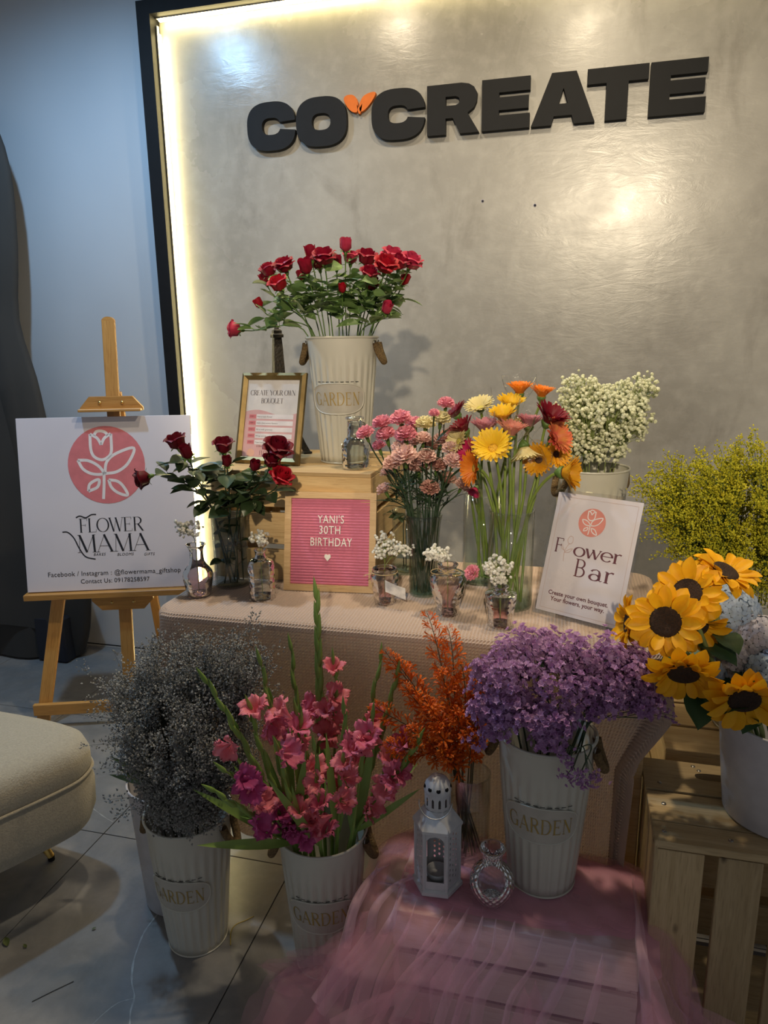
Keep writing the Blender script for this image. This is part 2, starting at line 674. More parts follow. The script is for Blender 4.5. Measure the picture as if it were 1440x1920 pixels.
for ch, x0, x1, lb in [('C', -1.232, -1.036, 'raised black letter C, first of the wall sign, beside the letter O'), ('O', -1.033, -0.834, 'raised black letter O on the plaster wall below the orange leaf mark'),
                       ('C', -0.739, -0.540, 'raised black letter C between the orange leaf mark and the letter R'), ('R', -0.532, -0.345, 'raised black letter R on the plaster wall sign'),
                       ('E', -0.336, -0.169, 'raised black letter E between letters R and A on the wall'), ('A', -0.164, 0.050, 'raised black letter A on the plaster wall sign'),
                       ('T', 0.020, 0.217, 'raised black letter T on the plaster wall sign'), ('E', 0.2226, 0.399, 'raised black letter E, last of the wall sign, beside the letter T')]:
    wall_letter(ch, x0, x1, lb)
M_ORANGE = plain('orange_sign_face', (0.52, 0.12, 0.012), 0.5, spec=0.2)
mk = thing('leaf_mark', 'small orange raised leaf emblem between letters O and C on the wall', 'emblem', (-0.785, WY, 2.244))
for shp in ([(-.060, .048), (-.052, .060), (-.030, .062), (-.014, .052), (-.006, .030), (-.010, .004), (-.030, .006), (-.048, .024)],
            [(.062, .058), (.052, .064), (.030, .060), (.012, .050), (.000, .028), (.002, .004), (.020, .008), (.044, .030)],
            [(-.010, .026), (.000, .016), (.010, .028), (.004, .000), (-.004, -.002)]):
    mb = MB()
    extrude_poly(mb, [tuple(p) for p in smooth_line(shp, 4, True)], [], 0.016, lambda x, z, d: (x, -0.018 + d, z))
    put('leaf', mb, M_ORANGE, mk)
for i, (px, py) in enumerate(((905, 377), (1003, 385))):
    p = at(px, py, y=WY)
    s = thing('wall_screw', ['tiny dark screw head in the bare plaster below letter E', 'tiny dark screw head in the bare plaster below letter A'][i], 'screw', p)
    put('screw_head', MB().lathe([(0, -.004), (.0035, -.003), (.004, 0.0)], 10), plain('dark_steel', (.05, .05, .06), .4, .8), s, True, TR((0, 0, 0), frame((0, 1, 0), 0)))
    put('plug', MB().lathe([(.004, -.001), (.006, 0.0)], 10), plain('plug_plastic', (.25, .24, .3), .6), s, True, TR((0, 0, 0), frame((0, 1, 0), 0)))


# ------------------------------------------------------------------ table and waffle cloth
TZ = 0.772
M_WOOD = wood('pine_crate', (0.62, 0.44, 0.22), (0.50, 0.33, 0.15), (0.36, 0.22, 0.09))
M_WOOD_GREY = wood('weathered_crate', (0.54, 0.40, 0.22), (0.42, 0.30, 0.15), (0.25, 0.17, 0.08))
M_WOOD_PALE = wood('whitewashed_crate', (0.70, 0.62, 0.55), (0.62, 0.53, 0.46), (0.48, 0.40, 0.33))
M_EASEL = wood('oiled_pine', (0.58, 0.31, 0.09), (0.50, 0.25, 0.065), (0.27, 0.11, 0.025), 0.4, 22, False, 16)
tb = thing('display_table', 'low display table standing hidden beneath the cream waffle cloth', 'table', (-0.365, 1.745, 0))
put('table_top', MB().box((0, 0, TZ - 0.022), (1.17, 0.52, 0.03), bev=0.004), M_WOOD, tb)
for sx in (-1, 1):
    for sy in (-1, 1):
        put('leg', MB().box((sx * 0.54, sy * 0.22, (TZ - 0.04) / 2), (0.045, 0.045, TZ - 0.04), bev=0.003), M_WOOD, tb)


def drape(cx, cy, a, b, rho, zt, s0, s1, t0, t1, step, drops, wave, relief=0.0, flare=0.0, edge=0.014, zmin=None):
    """a cloth laid over a rounded-rectangle top; returns grid of points"""
    S = np.arange(s0, s1 + step / 2, step)
    T = np.arange(t0, t1 + step / 2, step)
    s, t = np.meshgrid(S, T, indexing='ij')
    c_x = np.clip(s, -(a - rho), a - rho)
    c_y = np.clip(t, -(b - rho), b - rho)
    vx, vy = s - c_x, t - c_y
    dist = np.hypot(vx, vy) + 1e-9
    dx, dy = vx / dist, vy / dist
    drop = np.maximum(dist - rho, 0) if drops is None else np.maximum((np.abs(vx) ** drops + np.abs(vy) ** drops) ** (1 / drops) - rho, 0)
    phi = np.minimum(drop / edge, np.pi / 2)
    out = edge * np.sin(phi)
    z = -edge * (1 - np.cos(phi)) - np.maximum(drop - edge * np.pi / 2, 0)
    inside = dist <= rho
    ex = np.where(inside, s, c_x + dx * rho)
    ey = np.where(inside, t, c_y + dy * rho)
    corner = 4 * dx * dx * dy * dy
    out = out + wave(s, t, drop, dx, dy) + flare * drop * corner
    out = np.where(inside, 0, out)
    nx = np.where(inside, 0, dx * np.sin(phi))
    ny = np.where(inside, 0, dy * np.sin(phi))
    nz = np.where(inside, 1, np.cos(phi))
    zz = zt + np.where(inside, 0, z)
    if relief:
        i, j = np.indices(s.shape)
        pit = ((i % 2) * (j % 2)).astype(float)
        rr = relief * (1 - pit) - relief * 1.0 * pit
        ex, ey, zz = ex + nx * rr, ey + ny * rr, zz + nz * rr
    P = np.stack([cx + ex + dx * out * (~inside), cy + ey + dy * out * (~inside), zz], -1)
    if zmin is not None:
        low = P[..., 2] < zmin
        ov = np.where(low, zmin - P[..., 2], 0)
        P[..., 0] += dx * ov * 0.6
        P[..., 1] += dy * ov * 0.6
        P[..., 2] = np.maximum(P[..., 2], zmin + 0.25 * np.abs(wave(s * 1.7, t * 1.3, drop, dx, dy)))
    return P


def cloth_wave(s, t, drop, dx, dy):
    q = s * (np.abs(dy) > 0.7) + t * (np.abs(dx) >= 0.7)
    a = np.clip(drop / 0.25, 0, 1)
    return a * (0.007 * np.sin(q * 31 + 0.6) + 0.005 * np.sin(q * 57 + 2 + drop * 4)) - 0.012 * a


def mat_cloth():
    m, nt, b = new_mat('waffle_cotton')
    v = coords(nt, 'Object')
    col = mix_rgb(nt, noise(nt, v, 6, 4), (0.66, 0.52, 0.43), (0.60, 0.46, 0.38))
    nt.links.new(col, b.inputs['Base Color'])
    b.inputs['Roughness'].default_value = 0.9
    b.inputs['Sheen Weight'].default_value = 0.2
    t = nt.nodes.new('ShaderNodeBsdfTranslucent')
    nt.links.new(col, t.inputs[0])
    mx = nt.nodes.new('ShaderNodeMixShader')
    mx.inputs[0].default_value = 0.22
    nt.links.new(b.outputs[0], mx.inputs[1])
    nt.links.new(t.outputs[0], mx.inputs[2])
    nt.links.new(mx.outputs[0], nt.nodes['Material Output'].inputs[0])
    return m


P = drape(-0.365, 1.745, 0.6, 0.275, 0.05, TZ, -0.6 - 0.40, 0.6 + 0.29, -0.275 - 0.60, 0.275 + 0.12, 0.0040, 5, cloth_wave, relief=0.0017, flare=0.10)
# the hanging corner is pushed in by the upended crate beside it
k_ = np.clip((0.62 - P[..., 2]) / 0.13, 0, 1) * (P[..., 1] < 1.62) * (P[..., 0] > 0.06)
P[..., 0] = np.where(k_ > 0, P[..., 0] * (1 - k_) + k_ * (0.06 + (P[..., 0] - 0.06) * 0.60), P[..., 0])
cl = put('tablecloth', MB().grid(P), mat_cloth())
tag(cl, 'cream pink waffle-weave cloth draped over the display table', 'tablecloth')
TZC = TZ + 0.0016


# ------------------------------------------------------------------ crates
RX = np.eye(3)
RY = np.array([[0, -1, 0], [1, 0, 0], [0, 0, 1.0]])       # local x -> world y
RZ = np.array([[0, 0, 1], [0, 1, 0], [-1, 0, 0.0]])       # local x -> -z
PM = {}
M_SCREW = plain('screw_steel', (0.35, 0.33, 0.30), 0.35, 0.9)


def plank(parent, c, L, wd, th, rot=RX, mat=None, name='plank'):
    k = (round(L, 4), round(wd, 4), round(th, 4), mat.name)
    if k not in PM:
        PM[k] = MB().box((0, 0, 0), (L, wd, th), bev=0.0015).mesh('plank')
        PM[k].materials.append(mat)
    return link(name, PM[k], None, parent, TR(c, rot))


FLATX = np.eye(3)                                            # board lying flat, grain along x
FACEX = np.array([[1, 0, 0], [0, 0, -1], [0, 1, 0.0]])      # grain x, width up (z), thickness y
SIDEY = np.array([[0, 0, 1], [1, 0, 0], [0, 1, 0.0]])       # grain y, width z, thickness x
UPX = np.array([[0, 1, 0], [0, 0, 1], [1, 0, 0.0]])         # grain z, width x, thickness y
UPY = np.array([[0, 0, 1], [0, 1, 0], [1, 0, 0.0]])         # grain z, width y, thickness x


def crate(label, cx, cy, z0, Wd, Dp, H, mat, tops=(0.12, 0.012), group=None, slats=3):
    """slatted crate with closed slat top, seen from the front"""
    c = thing('wooden_crate', label, 'crate', (cx, cy, z0), group=group)
    th = 0.012
    # front and back slats
    gap = 0.016
    sh = (H - th - gap * (slats - 1)) / slats
    for sy in (-1, 1):
        for k in range(slats):
            plank(c, (0, sy * (Dp / 2 - th / 2), sh / 2 + k * (sh + gap)), Wd, sh, th, FACEX, mat)
    for sx in (-1, 1):
        for k in range(slats):
            plank(c, (sx * (Wd / 2 - th / 2), 0, sh / 2 + k * (sh + gap)), Dp - 2 * th - 0.002, sh, th, SIDEY, mat)
        for sy in (-1, 1):
            plank(c, (sx * (Wd / 2 - th - 0.013), sy * (Dp / 2 - th - 0.011), (H - th) / 2), H - th - 0.001, 0.024, 0.02, UPX, mat, 'post')
    n = max(2, round(Dp / (tops[0] + tops[1])))
    pw = (Dp - (n - 1) * tops[1]) / n
    for k in range(n):
        plank(c, (0, -Dp / 2 + pw / 2 + k * (pw + tops[1]), H - th / 2), Wd, pw, th, FLATX, mat)
    return c


CZ = 1.082
crate('light pine slatted crate standing on the tablecloth under the tall rose bucket', -0.715, 1.952, TZC, 0.46, 0.405, CZ - TZC, M_WOOD)
LCZ = 0.275
crate('pale low crate on the floor seen through the pink tulle', -0.062, 1.322, 0.0, 0.485, 0.235, LCZ - 0.004, M_WOOD_PALE)

# right-hand crate set on end: upright planks, boards with a hand slot on top
RCZ = 0.47
rc = thing('wooden_crate', 'weathered crate set on end under the sunflower pail, hand slot in its top', 'crate', (0.42, 1.42, 0))
x = 0.203 - 0.42
for k, wd in enumerate((0.087, 0.077, 0.080, 0.082, 0.045)):
    plank(rc, (x + wd / 2, -0.137, (RCZ - 0.018) / 2), RCZ - 0.018, wd, 0.014, UPX, M_WOOD_GREY)
    x += wd + 0.0255
for k in range(3):
    plank(rc, (-0.211, -0.125 + 0.045 + k * 0.095, (RCZ - 0.018) / 2), RCZ - 0.018, 0.082, 0.012, UPY, M_WOOD_GREY)
plank(rc, (-0.195, -0.118, (RCZ - 0.02) / 2), RCZ - 0.02, 0.022, 0.022, UPX, M_WOOD_GREY, 'post')
plank(rc, (-0.217, -0.137, RCZ / 2 - 0.004), RCZ - 0.012, 0.006, 0.0145, UPX, M_WOOD_GREY, 'post')
for k, zz in enumerate((0.03, 0.16)):
    plank(rc, (0.02, 0.142, zz + 0.05), 0.43, 0.1, 0.012, FACEX, M_WOOD_GREY)
plank(rc, (0.02, 0.0, 0.008), 0.41, 0.24, 0.014, FLATX, M_WOOD_GREY)
plank(rc, (-0.003, -0.112, RCZ - 0.008), 0.435, 0.064, 0.016, FLATX, M_WOOD_GREY)
plank(rc, (-0.003, -0.026, RCZ - 0.009), 0.435, 0.100, 0.016, FLATX, M_WOOD_GREY)
mb = MB()
hole = superellipse(-0.06, 0.008, 0.052, 0.0145, 3.0, 0, 2 * math.pi, 25)[:-1]
extrude_poly(mb, [(-.2205, -.060), (.2145, -.060), (.2145, .060), (-.2205, .060)], [hole], 0.016, lambda x, y, d: (x, y, d))
put('plank', mb, M_WOOD_GREY, rc, M=TR((0, 0.09, RCZ - 0.016)))
MS = MB().lathe([(0, .0012), (.004, .001), (.0048, 0)], 10).mesh('screw', True)
MS.materials.append(M_SCREW)
for sx, sy in ((-0.20, -0.112), (-0.08, -0.112), (-0.19, -0.02), (-0.19, 0.055), (-0.1, 0.12), (0.05, -0.112), (-0.11, 0.135)):
    link('screw', MS, None, rc, TR((sx, sy, RCZ + 0.0003)))

rr = crate('pine crate against the wall holding the ribbed goldenrod bucket', 0.50, 1.80, 0.0, 0.48, 0.36, 0.47, M_WOOD, slats=3)

# ================================================================== LETTERING
def text_mesh(body, size, align='CENTER', extrude=0.0, spacing=1.0, offset=0.0):
    """flat or raised sans lettering as (verts, faces) in x, y"""
    cu = bpy.data.curves.new('lettering', 'FONT')
    cu.body = body
    cu.size = size
    cu.align_x = align
    cu.extrude = extrude
    cu.offset = offset
    cu.space_character = spacing
    cu.resolution_u = 3
    o = bpy.data.objects.new('lettering', cu)
    COL.objects.link(o)
    dg = bpy.context.evaluated_depsgraph_get()
    me = o.evaluated_get(dg).to_mesh()
    V = np.array([v.co[:] for v in me.vertices]).reshape(-1, 3)
    F = [tuple(p.vertices) for p in me.polygons]
    o.evaluated_get(dg).to_mesh_clear()
    bpy.data.objects.remove(o, do_unlink=True)
    bpy.data.curves.remove(cu)
    return V, F


def _arc(cx, cy, rx, ry, a0, a1, tk, tn, n=20):
    """open arc with thick sides and thin top and bottom"""
    a = np.radians(np.linspace(a0, a1, n))
    return [(cx + rx * math.cos(q), cy + ry * math.sin(q), tn + (tk - tn) * abs(math.cos(q)) ** 1.5) for q in a]


def serif(ch, TK=0.13, TN=0.035):
    k, n = TK / 2, TN / 2

    def L(x0, y0, x1, y1, w):
        return [(x0, y0, w), (x1, y1, w)]

    def S(x, y, h=0.1):
        return [(x - h, y, n), (x + h, y, n)]
    g = {
        'A': ([L(.03, 0, .40, 1, n), L(.38, 1, .76, 0, k), L(.14, .34, .62, .34, n), S(.03, 0), S(.76, 0, .12)], .82),
        'B': ([L(.12, 0, .12, 1, k), _arc(.30, .76, .26, .24, 90, -90, k, n), _arc(.30, .27, .31, .27, 90, -90, k, n), L(0, 0, .3, 0, n), L(0, 1, .3, 1, n), L(.12, .53, .3, .53, n)], .68),
        'C': ([_arc(.46, .5, .44, .5, 48, 318, k, n), L(.76, .86, .78, .66, n), L(.78, .17, .80, .3, n)], .86),
        'D': ([L(.12, 0, .12, 1, k), _arc(.32, .5, .46, .5, 90, -90, k, n), L(0, 0, .34, 0, n), L(0, 1, .34, 1, n)], .86),
        'E': ([L(.12, 0, .12, 1, k), L(0, 0, .62, 0, n), L(0, 1, .58, 1, n), L(.12, .52, .46, .52, n), L(.62, 0, .64, .18, n), L(.58, 1, .58, .84, n), L(.46, .43, .46, .61, n)], .70),
        'F': ([L(.12, 0, .12, 1, k), S(.12, 0), L(0, 1, .58, 1, n), L(.12, .52, .46, .52, n), L(.58, 1, .58, .82, n), L(.46, .43, .46, .61, n)], .62),
        'G': ([_arc(.46, .5, .44, .5, 50, 322, k, n), L(.78, .02, .78, .42, k), S(.78, .42, .12), L(.76, .86, .78, .68, n)], .92),
        'L': ([L(.12, 0, .12, 1, k), S(.12, 1), L(0, 0, .58, 0, n), L(.58, 0, .6, .2, n)], .62),
        'M': ([L(.10, 0, .14, 1, n), L(.14, 1, .48, 0, k), L(.48, 0, .84, 1, n), L(.84, 1, .88, 0, k), S(.1, 0), S(.88, 0, .12), S(.1, 1, .07), S(.88, 1, .07)], .98),
        'N': ([L(.12, 0, .12, 1, n), L(.10, 1, .70, 0, k), L(.70, 0, .70, 1, n), S(.12, 0), S(.70, 1), S(.08, 1, .07)], .84),
        'O': ([_arc(.46, .5, .42, .5, 0, 360, k, n, 32)], .92),
        'Q': ([_arc(.46, .5, .42, .5, 0, 360, k, n, 32), L(.44, .1, .84, -.2, n * 2)], .92),
        'R': ([L(.12, 0, .12, 1, k), _arc(.32, .75, .27, .25, 90, -90, k, n), L(0, 1, .32, 1, n), L(.12, .5, .34, .5, n), L(.36, .5, .70, 0, k), S(.12, 0), S(.72, 0, .08)], .76),
        'T': ([L(.36, 0, .36, 1, k), L(.02, 1, .70, 1, n), S(.36, 0), L(.02, 1, .02, .82, n), L(.70, 1, .70, .82, n)], .72),
        'U': ([L(.12, 1, .12, .3, k), _arc(.40, .3, .28, .3, 180, 360, k, n), L(.68, .3, .68, 1, n), S(.12, 1), S(.68, 1)], .80),
        'W': ([L(.04, 1, .32, 0, k), L(.32, 0, .52, .9, n), L(.50, 1, .76, 0, k), L(.76, 0, 1.0, 1, n), S(.04, 1), S(.5, 1, .08), S(1.0, 1)], 1.04),
        'Y': ([L(.04, 1, .38, .45, k), L(.38, .45, .70, 1, n), L(.38, .45, .38, 0, k), S(.38, 0), S(.04, 1), S(.70, 1)], .74),
        'o': ([_arc(.30, .31, .27, .31, 0, 360, k, n, 24)], .60),
        'e': ([_arc(.30, .31, .27, .31, 0, 320, k, n, 24), L(.05, .33, .57, .33, n)], .58),
        'w': ([L(.04, .62, .22, 0, k), L(.22, 0, .40, .6, n), L(.38, .62, .56, 0, k), L(.56, 0, .76, .62, n), S(.04, .62, .07), S(.38, .62, .06), S(.76, .62, .07)], .78),
        'r': ([L(.12, 0, .12, .62, k), S(.12, 0, .1), L(.02, .62, .12, .62, n), [(.12, .40, n), (.2, .56, n), (.3, .62, n * 1.6), (.40, .58, k * .9)]], .42),
        'a': ([_arc(.25, .17, .21, .18, 20, 360, k, n, 20), L(.46, .06, .46, .42, k), [(.46, .42, k), (.42, .56, n * 1.6), (.30, .63, n), (.14, .58, n * 1.5), (.08, .5, k)], [(.46, .06, n), (.54, 0, n), (.60, .05, n)]], .60),
        ' ': ([], .36),
    }
    return g[ch]


def serif_text(s, height, align='c', TK=0.13, TN=0.035, spacing=0.06, squash=1.0):
    V, F = [], []
    x = 0.0
    for ch in s:
        st, adv = serif(ch, TK, TN)
        for line in st:
            p = np.array(line)
            d = np.gradient(p[:, :2], axis=0)
            d /= np.linalg.norm(d, axis=1)[:, None] + 1e-9
            nrm = np.stack([-d[:, 1], d[:, 0]], 1)
            a = p[:, :2] + nrm * p[:, 2:3]
            b = p[:, :2] - nrm * p[:, 2:3]
            o = len(V)
            for i in range(len(p)):
                V.append((x + a[i, 0], a[i, 1]))
                V.append((x + b[i, 0], b[i, 1]))
            for i in range(len(p) - 1):
                F.append((o + 2 * i, o + 2 * i + 1, o + 2 * i + 3, o + 2 * i + 2))
        x += adv + spacing
    x -= spacing
    V = np.array(V)
    if align == 'c':
        V[:, 0] -= x / 2
    V[:, 0] *= squash
    return V * height, F


def stroke2d(lines, wd):
    """constant width pen strokes (list of 2-D point lists, smoothed)"""
    V, F = [], []
    for ln in lines:
        p = smooth_line(ln, 6)
        d = np.gradient(p, axis=0)
        d /= np.linalg.norm(d, axis=1)[:, None] + 1e-9
        nrm = np.stack([-d[:, 1], d[:, 0]], 1) * wd / 2
        o = len(V)
        for a, b in zip(p + nrm, p - nrm):
            V += [tuple(a), tuple(b)]
        for i in range(len(p) - 1):
            F.append((o + 2 * i, o + 2 * i + 1, o + 2 * i + 3, o + 2 * i + 2))
    return np.array(V), F


def face_print(name, VF, mat, parent, x, z, y=-0.0004):
    """flat print lying on the front (-y) face of a board"""
    V, F = VF
    P = np.zeros((len(V), 3))
    P[:, 0] = V[:, 0] + x
    P[:, 2] = V[:, 1] + z
    P[:, 1] = y
    return put(name, MB().add(P, F), mat, parent)


def disc(r, n=40):
    a = np.linspace(0, 2 * np.pi, n, endpoint=False)
    return np.stack([r * np.cos(a), r * np.sin(a)], 1), [tuple(range(n))]


def rect(x0, z0, x1, z1):
    return np.array([(x0, z0), (x1, z0), (x1, z1), (x0, z1)]), [(0, 1, 2, 3)]


_LG = [[(548, 790), (548, 880), (565, 925), (608, 946), (648, 932), (672, 895), (675, 790)], [(548, 790), (590, 815), (612, 855)], [(675, 790), (635, 815), (612, 855)],
       [(572, 800), (585, 778), (610, 772), (640, 780), (655, 800)], [(625, 1030), (640, 960), (700, 910), (810, 880), (770, 970), (700, 1020), (625, 1030)],
       [(465, 945), (530, 950), (590, 985), (615, 1030), (550, 1030), (495, 1000), (465, 945)], [(518, 1135), (530, 1090), (585, 1065), (575, 1110), (518, 1135)],
       [(645, 1068), (700, 1080), (735, 1115), (755, 1165), (700, 1150), (660, 1115), (645, 1068)], [(620, 1020), (615, 1100), (607, 1185)]]
LOGO = [[((x - 638) / 235, (978 - y) / 235) for x, y in ln] for ln in _LG]


def logo(parent, x, z, r, mat_disc, mat_line, y0=-0.0004, wd=0.075):
    face_print('logo_disc', disc(r), mat_disc, parent, x, z, y0)
    V, F = stroke2d(LOGO, wd)
    face_print('logo_flower', (V * r, F), mat_line, parent, x, z, y0 - 0.0003)


M_INK = plain('black_ink', (0.012, 0.012, 0.02), 0.6)
M_MAROON = plain('maroon_ink', (0.13, 0.03, 0.04), 0.6)
M_ROSE_INK = plain('rose_pink_ink', (0.70, 0.20, 0.22), 0.6)
M_SALMON_INK = plain('salmon_ink', (0.74, 0.27, 0.22), 0.6)
M_PAPER = plain('white_print_board', (0.70, 0.66, 0.72), 0.55, c2=(0.63, 0.60, 0.67), scale=3)
M_PAPER_LINE = plain('white_ink', (0.85, 0.80, 0.82), 0.6)
M_BLUSH = plain('blush_ink', (0.72, 0.42, 0.42), 0.6)
M_WHITE_CARD = plain('white_card', (0.78, 0.74, 0.72), 0.6)
M_PEACH_INK = plain('peach_ink', (0.80, 0.45, 0.33), 0.6)
M_GREY_INK = plain('grey_ink', (0.18, 0.16, 0.17), 0.6)

# ================================================================== EASEL AND SIGN BOARD
bl, br = np.array([-1.912, 2.099, 0.53]), np.array([-1.327, 2.306, 0.53])
e_yaw = math.atan2(br[1] - bl[1], br[0] - bl[0])
e_mid = (bl + br) / 2
LEAN = R(8.0)
eas = thing('easel', 'oiled pine A-frame easel holding the white flower shop board', 'easel', (e_mid[0], e_mid[1], 0), (0, 0, e_yaw))
tl = math.tan(LEAN)


def ez(z):          # local y of the easel's front plane at height z
    return 0.012 + (z - 0.53) * tl


def bar(p, q, wd, th, parent, mat, name='leg'):
    p, q = np.asarray(p, float), np.asarray(q, float)
    d = q - p
    L = np.linalg.norm(d)
    xx = d / L
    yy = np.cross(np.array([0, 1.0, 0]), xx)
    yy /= np.linalg.norm(yy)
    zz = np.cross(xx, yy)
    return plank(parent, (p + q) / 2, L, wd, th, np.stack([xx, yy, zz], 1), mat, name)


bar((0.03, ez(0.06) + 0.012, 0.06), (0.03, ez(1.51) + 0.012, 1.51), 0.046, 0.018, eas, M_EASEL, 'mast')
mb = MB()
extrude_poly(mb, [(0.023 * math.cos(q), 0.016 * math.sin(q)) for q in np.linspace(0, math.pi, 13)], [], 0.018, lambda x, z, d: (0.03 + x, ez(1.51) + 0.003 + d, 1.509 + z))
put('mast_cap', mb, M_EASEL, eas)
bar((-0.31, ez(0.0) + 0.034, 0.004), (-0.10, ez(1.14) + 0.034, 1.14), 0.046, 0.020, eas, M_EASEL)
bar((0.37, ez(0.0) + 0.034, 0.004), (0.16, ez(1.14) + 0.034, 1.14), 0.046, 0.020, eas, M_EASEL)
bar((0.03, 0.55, 0.004), (0.03, ez(1.25) + 0.060, 1.25), 0.036, 0.020, eas, M_EASEL)
bar((-0.33, ez(0.07) + 0.012, 0.075), (0.40, ez(0.07) + 0.012, 0.075), 0.045, 0.018, eas, M_EASEL, 'crossbar')
bar((-0.32, -0.006, 0.517), (0.36, -0.006, 0.517), 0.022, 0.046, eas, M_EASEL, 'ledge')
# lower and upper clamps: chamfered boards with brass screws
M_BRASS = plain('brass', (0.65, 0.46, 0.18), 0.25, 1.0)
for zc, zh, up, nm in ((0.478, 0.05, False, 'ledge_block'), (1.214, 0.052, True, 'top_clamp')):
    mb = MB()
    hw = 0.112
    o = [(-hw, .0), (hw, .0), (hw - .0, .012), (hw - .035, zh), (-hw + .035, zh), (-hw, .012)]
    if not up:
        o = [(x, zh - z) for x, z in o]
    extrude_poly(mb, [(x + 0.03, z) for x, z in o], [], 0.016, lambda x, z, d: (x, ez(zc) - 0.018 + d, zc - zh / 2 + z))
    cb = put(nm, mb, M_EASEL, eas)
    if up:
        put('clamp_lip', MB().box((0.03, ez(zc) - 0.030, zc - zh / 2 + 0.004), (0.222, 0.045, 0.010), bev=0.002), M_EASEL, cb)
    for sx in (-0.04, 0.04):
        put('screw', MB().lathe([(0, .004), (.004, .0035), (.0062, 0)], 12), M_BRASS, cb, True, TR((0.03 + sx, ez(zc) - 0.018, zc + 0.004), frame((0, -1, 0), 0)))

# the board: 65 cm square foam board with a printed shop name
bd = thing('sign_board', 'square white board with pink flower circle and FLOWER MAMA print on the easel', 'sign', tuple(e_mid + np.array([0, 0, 0.0])), (-LEAN, 0, e_yaw))
bd.scale = (0.955, 1, 0.985)
put('board', MB().box((0, 0.0, 0.327), (0.652, 0.010, 0.652), bev=0.001), M_PAPER, bd)


def B(px, py):
    return (px - 105) / 1062 * 0.652 - 0.326, (1762 - (py + 0.031 * (px - 105))) / 1057 * 0.652


BY = -0.0056
x, z = B(638, 978)
logo(bd, x, z, 0.145, M_ROSE_INK, M_PAPER_LINE, BY, 0.075)
x, z = B(645, 1385)
face_print('lettering', serif_text('FLOWER', 0.052, TK=.11, TN=.022, spacing=.02, squash=.98), M_INK, bd, x, z, BY)
x, z = B(650, 1508)
face_print('lettering', serif_text('MAMA', 0.066, TK=.11, TN=.022, spacing=.03, squash=1.12), M_INK, bd, x, z, BY)
sw = [[B(430, 1300), B(455, 1290), B(490, 1300), B(525, 1282), B(555, 1280)], [B(342, 1388), B(375, 1390), B(410, 1425), B(440, 1490), B(475, 1540), B(535, 1556)]]
face_print('flourish', stroke2d(sw, 0.0045), M_INK, bd, 0, 0, BY)
for tx, px in (('BAKES', 560), ('BLOOMS', 720), ('GIFTS', 868)):
    x, z = B(px, 1534)
    V, F = text_mesh(tx, 0.0145, spacing=1.15)
    V[:, 0] += V[:, 1] * 0.25
    face_print('lettering', (V[:, :2], F), M_INK, bd, x, z, BY)
x, z = B(648, 1652)
V, F = text_mesh('Facebook / Instagram : @flowermama_giftshop', 0.0262, spacing=1.04)
V *= 0.505 / np.ptp(V[:, 0])
face_print('lettering', (V[:, :2], F), M_INK, bd, x, z, BY)
x, z = B(648, 1700)
V, F = text_mesh('Contact Us: 09178258597', 0.0262, spacing=1.04)
V *= 0.262 / np.ptp(V[:, 0])
face_print('lettering', (V[:, :2], F), M_INK, bd, x, z, BY)


# ================================================================== FLORAL BUCKETS
M_ENAMEL = plain('cream_enamel', (0.56, 0.54, 0.465), 0.32, c2=(0.51, 0.49, 0.42), scale=8, bmp=0.02)
M_PLAQUE = plain('taupe_plaque', (0.48, 0.45, 0.39), 0.4)
M_GOLDINK = plain('faded_gold_ink', (0.42, 0.29, 0.07), 0.5, c2=(0.30, 0.21, 0.07), scale=60)
M_ROPE = plain('jute_rope', (0.22, 0.145, 0.06), 0.95, c2=(0.10, 0.06, 0.025), scale=220, bmp=1.0, bscale=260)
M_STEEL = plain('dull_steel', (0.30, 0.29, 0.27), 0.35, 0.9)
M_DARKGAP = plain('crimp_shadow_gap', (0.05, 0.05, 0.045), 0.8)


